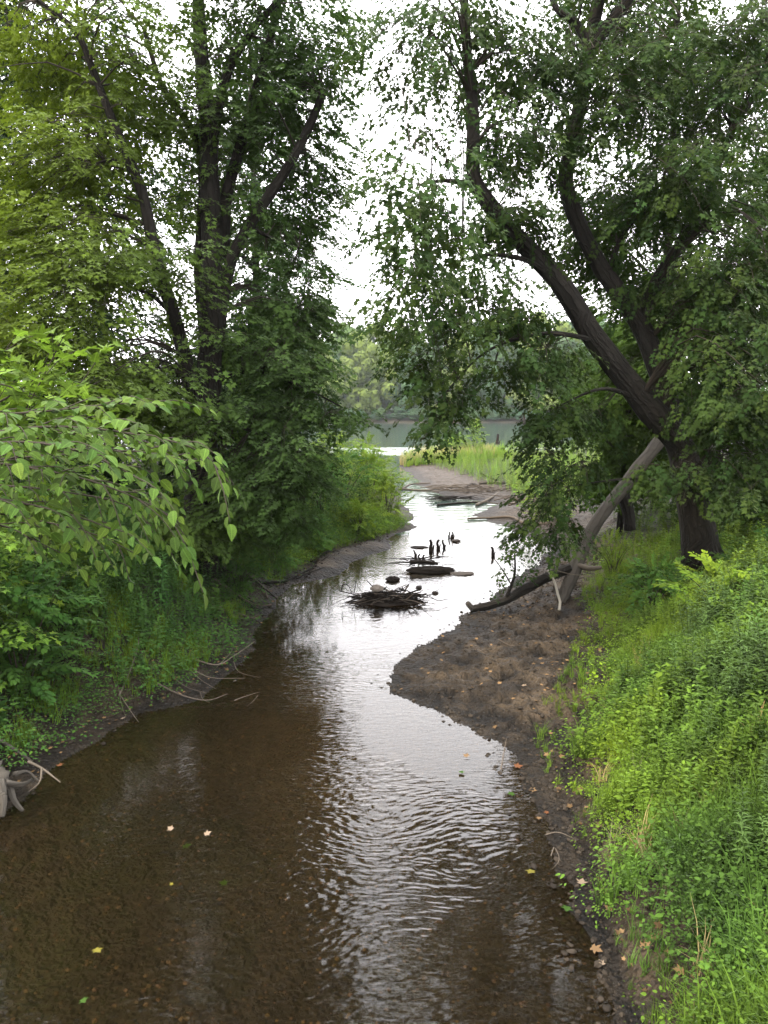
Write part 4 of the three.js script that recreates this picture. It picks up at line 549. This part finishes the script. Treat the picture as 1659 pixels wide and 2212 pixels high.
// fallen leaves one can point to
{
  const flat = leafGeo(MAPLE_FINE, 0.12, -0.12), L = { tan: leafMat(0.16, 0.1, 0.05, 0.1), pale: leafMat(0.22, 0.165, 0.115, 0.1), rust: leafMat(0.13, 0.055, 0.025, 0.1), yellow: leafMat(0.17, 0.15, 0.025, 0.2), green: leafMat(0.04, 0.085, 0.014, 0.2) };
  for (const [px, py, s, m, label] of [[442, 1803, 0.12, 'pale', 'pale tan leaf floating in the dark pool, left of the ripples'], [372, 1792, 0.11, 'pale', 'narrow pale leaf floating beside the tan leaf in the pool'], [205, 2050, 0.13, 'yellow', 'yellow maple leaf floating nearest on the dark water'], [368, 1912, 0.06, 'yellow', 'small orange yellow leaf floating in the brown shallows'], [395, 1830, 0.14, 'green', 'sunken green maple leaf below the two pale leaves'], [490, 1908, 0.13, 'green', 'sunken dull green leaf in the middle of the brown shallows'], [178, 2158, 0.1, 'green', 'green leaf floating below the yellow maple leaf'], [1005, 1635, 0.13, 'tan', 'orange tan leaf stuck in the bright inlet'], [992, 1668, 0.12, 'green', 'green leaf resting below the orange leaf in the inlet'], [1128, 1480, 0.14, 'pale', 'large pale leaf in the middle of the mud bar'], [1112, 1655, 0.17, 'rust', 'rust brown leaf on the mud beside the upright stick'], [1255, 1910, 0.15, 'pale', 'curled pale leaf on the mud below the dry stalk'], [1225, 1890 + 68, 0.15, 'green', 'green maple leaf at the lower water edge'], [1278, 2010 + 36, 0.16, 'tan', 'large tan leaf in the wet mud at the lower right'], [1305, 2084, 0.09, 'pale', 'whitish leaf below the large tan leaf'], [1110, 1715, 0.14, 'green', 'dark green leaf at the water edge by the stones'], [1145, 1705, 0.14, 'tan', 'olive tan leaf on the mud beside the dark green leaf'], [1530, 1745, 0.13, 'tan', 'tan leaf caught on top of the bright ground cover'], [865, 1488, 0.09, 'tan', 'tan leaf at the left tip of the mud bar'], [1020, 1395, 0.1, 'tan', 'tan leaf near the upper rim of the mud bar'], [262, 1552, 0.12, 'pale', 'cream leaf on the left shore below the crooked branch'], [335, 1462, 0.14, 'tan', 'pinkish leaf on the left shore behind the twigs'], [128, 1655, 0.13, 'rust', 'reddish leaf at the water edge by the washed out roots'], [1165, 1765, 0.1, 'tan', 'upper tan leaf on the narrow strip of right mud'], [1185, 1755, 0.09, 'rust', 'brown leaf beside the upper tan leaf on the right mud'], [1150, 1880, 0.14, 'yellow', 'yellow green leaf in the wet debris at the right edge']]) {
    const p = onGround(px, py, 0.02); let y = Math.max(height(p.x, -p.z), label.includes('sunken') ? -0.03 : 0.0) + 0.018; if (label.includes('ground cover')) y += 0.18;
    const q = onGround(px, py, y); const y2 = Math.max(height(q.x, -q.z), label.includes('sunken') ? -0.03 : 0) + 0.018; const w = onGround(px, py, label.includes('ground cover') ? y2 + 0.2 : y2);
    const a = rr(0, 6.28), o = new THREE.Mesh(flat, L[m]); o.name = numbered('fallen_leaf'); pose(w, V(Math.cos(a), rr(-0.15, 0.15), Math.sin(a)), V(rr(-0.2, 0.2), 1, rr(-0.1, 0.35)), s * 0.58).decompose(o.position, o.quaternion, o.scale); scene.add(o); tag(o, label, 'leaf', 'fallen leaves');
  }
  const litter = []; for (let k = 0; k < 900; k++) { const left = rnd() < 0.55, d = left ? rr(7, 24) : rr(4.3, 16), x = left ? leftEdge(d) - rr(0, 1.2) : lerp(rightEdge(d), plantEdge(d) + 0.4, rnd()), h = height(x, d); if (h < 0.01) continue; const a = rr(0, 6.28), v = rr(0.3, 1.1); litter.push([pose(V(x, h + 0.012, -d), V(Math.cos(a), rr(-0.3, 0.3), Math.sin(a)), V(rr(-0.5, 0.5), 1, rr(-0.5, 0.5)), rr(0.025, 0.075)), rgb(v, v * 0.95, v * 0.9)]); }
  instanced('leaf_litter', flat, M.deadLeaf, litter).userData.label = 'small dead leaves strewn over the mud';
  // gravel on the bed and clods on the mud
  const pebble = mound(V(0, 0, 0), 1, 0.6, 0.8, 2); const bed = [], clods = [];
  const lowPebble = new THREE.IcosahedronGeometry(1, 1); { const p = lowPebble.attributes.position; for (let i = 0; i < p.count; i++) { const v = V(p.getX(i), p.getY(i), p.getZ(i)), k = 0.75 + 0.5 * vnoise(v.x * 2 + 5, v.y * 2 + v.z * 3, 0, 3); p.setXYZ(i, v.x * k, v.y * k * 0.7, v.z * k); } lowPebble.computeVertexNormals(); }
  for (let k = 0; k < 9000; k++) { const d = 3 + 13 * rnd() ** 1.3, x = lerp(leftEdge(d), rightEdge(d), rnd()), h = height(x, d); if (h > -0.01) continue; const s = 0.005 + 0.014 * rnd() ** 3, v = rr(0.5, 1.5); bed.push([pose(V(x, h, -d), V(rr(-1, 1), rr(-0.3, 0.3), rr(-1, 1)), V(0, 1, 0), s), rgb(v, v * rr(0.85, 1), v * rr(0.7, 1))]); }
  instanced('gravel', lowPebble, std(0.06, 0.046, 0.032), bed).userData.label = 'fine gravel on the stream bed';
  for (let k = 0; k < 9000; k++) { const d = rr(4, 24), u = rnd(), x = rnd() < 0.82 ? lerp(rightEdge(d) - 0.25, plantEdge(d) + 0.3, u) : leftEdge(d) - rr(-0.25, 1.0), h = height(x, d); if (h < -0.05 || (h < 0 && rnd() < 0.6)) continue; const s = 0.006 + 0.026 * rnd() ** 4, v = rr(0.5, 1.3); clods.push([pose(V(x, Math.max(h, -0.01) + s * 0.2, -d), V(rr(-1, 1), rr(-0.4, 0.4), rr(-1, 1)), V(rr(-0.4, 0.4), 1, 0), s, rr(0.7, 1.5)), rgb(v, v, v)]); }
  instanced('mud_clods', lowPebble, std(0.032, 0.025, 0.018, { roughness: 0.9 }), clods).userData.label = 'clods and small stones on the mud bar';
}
scene.traverse((o) => { if (o.isMesh) { o.castShadow = true; o.receiveShadow = true; } });
renderer.render(scene, camera);
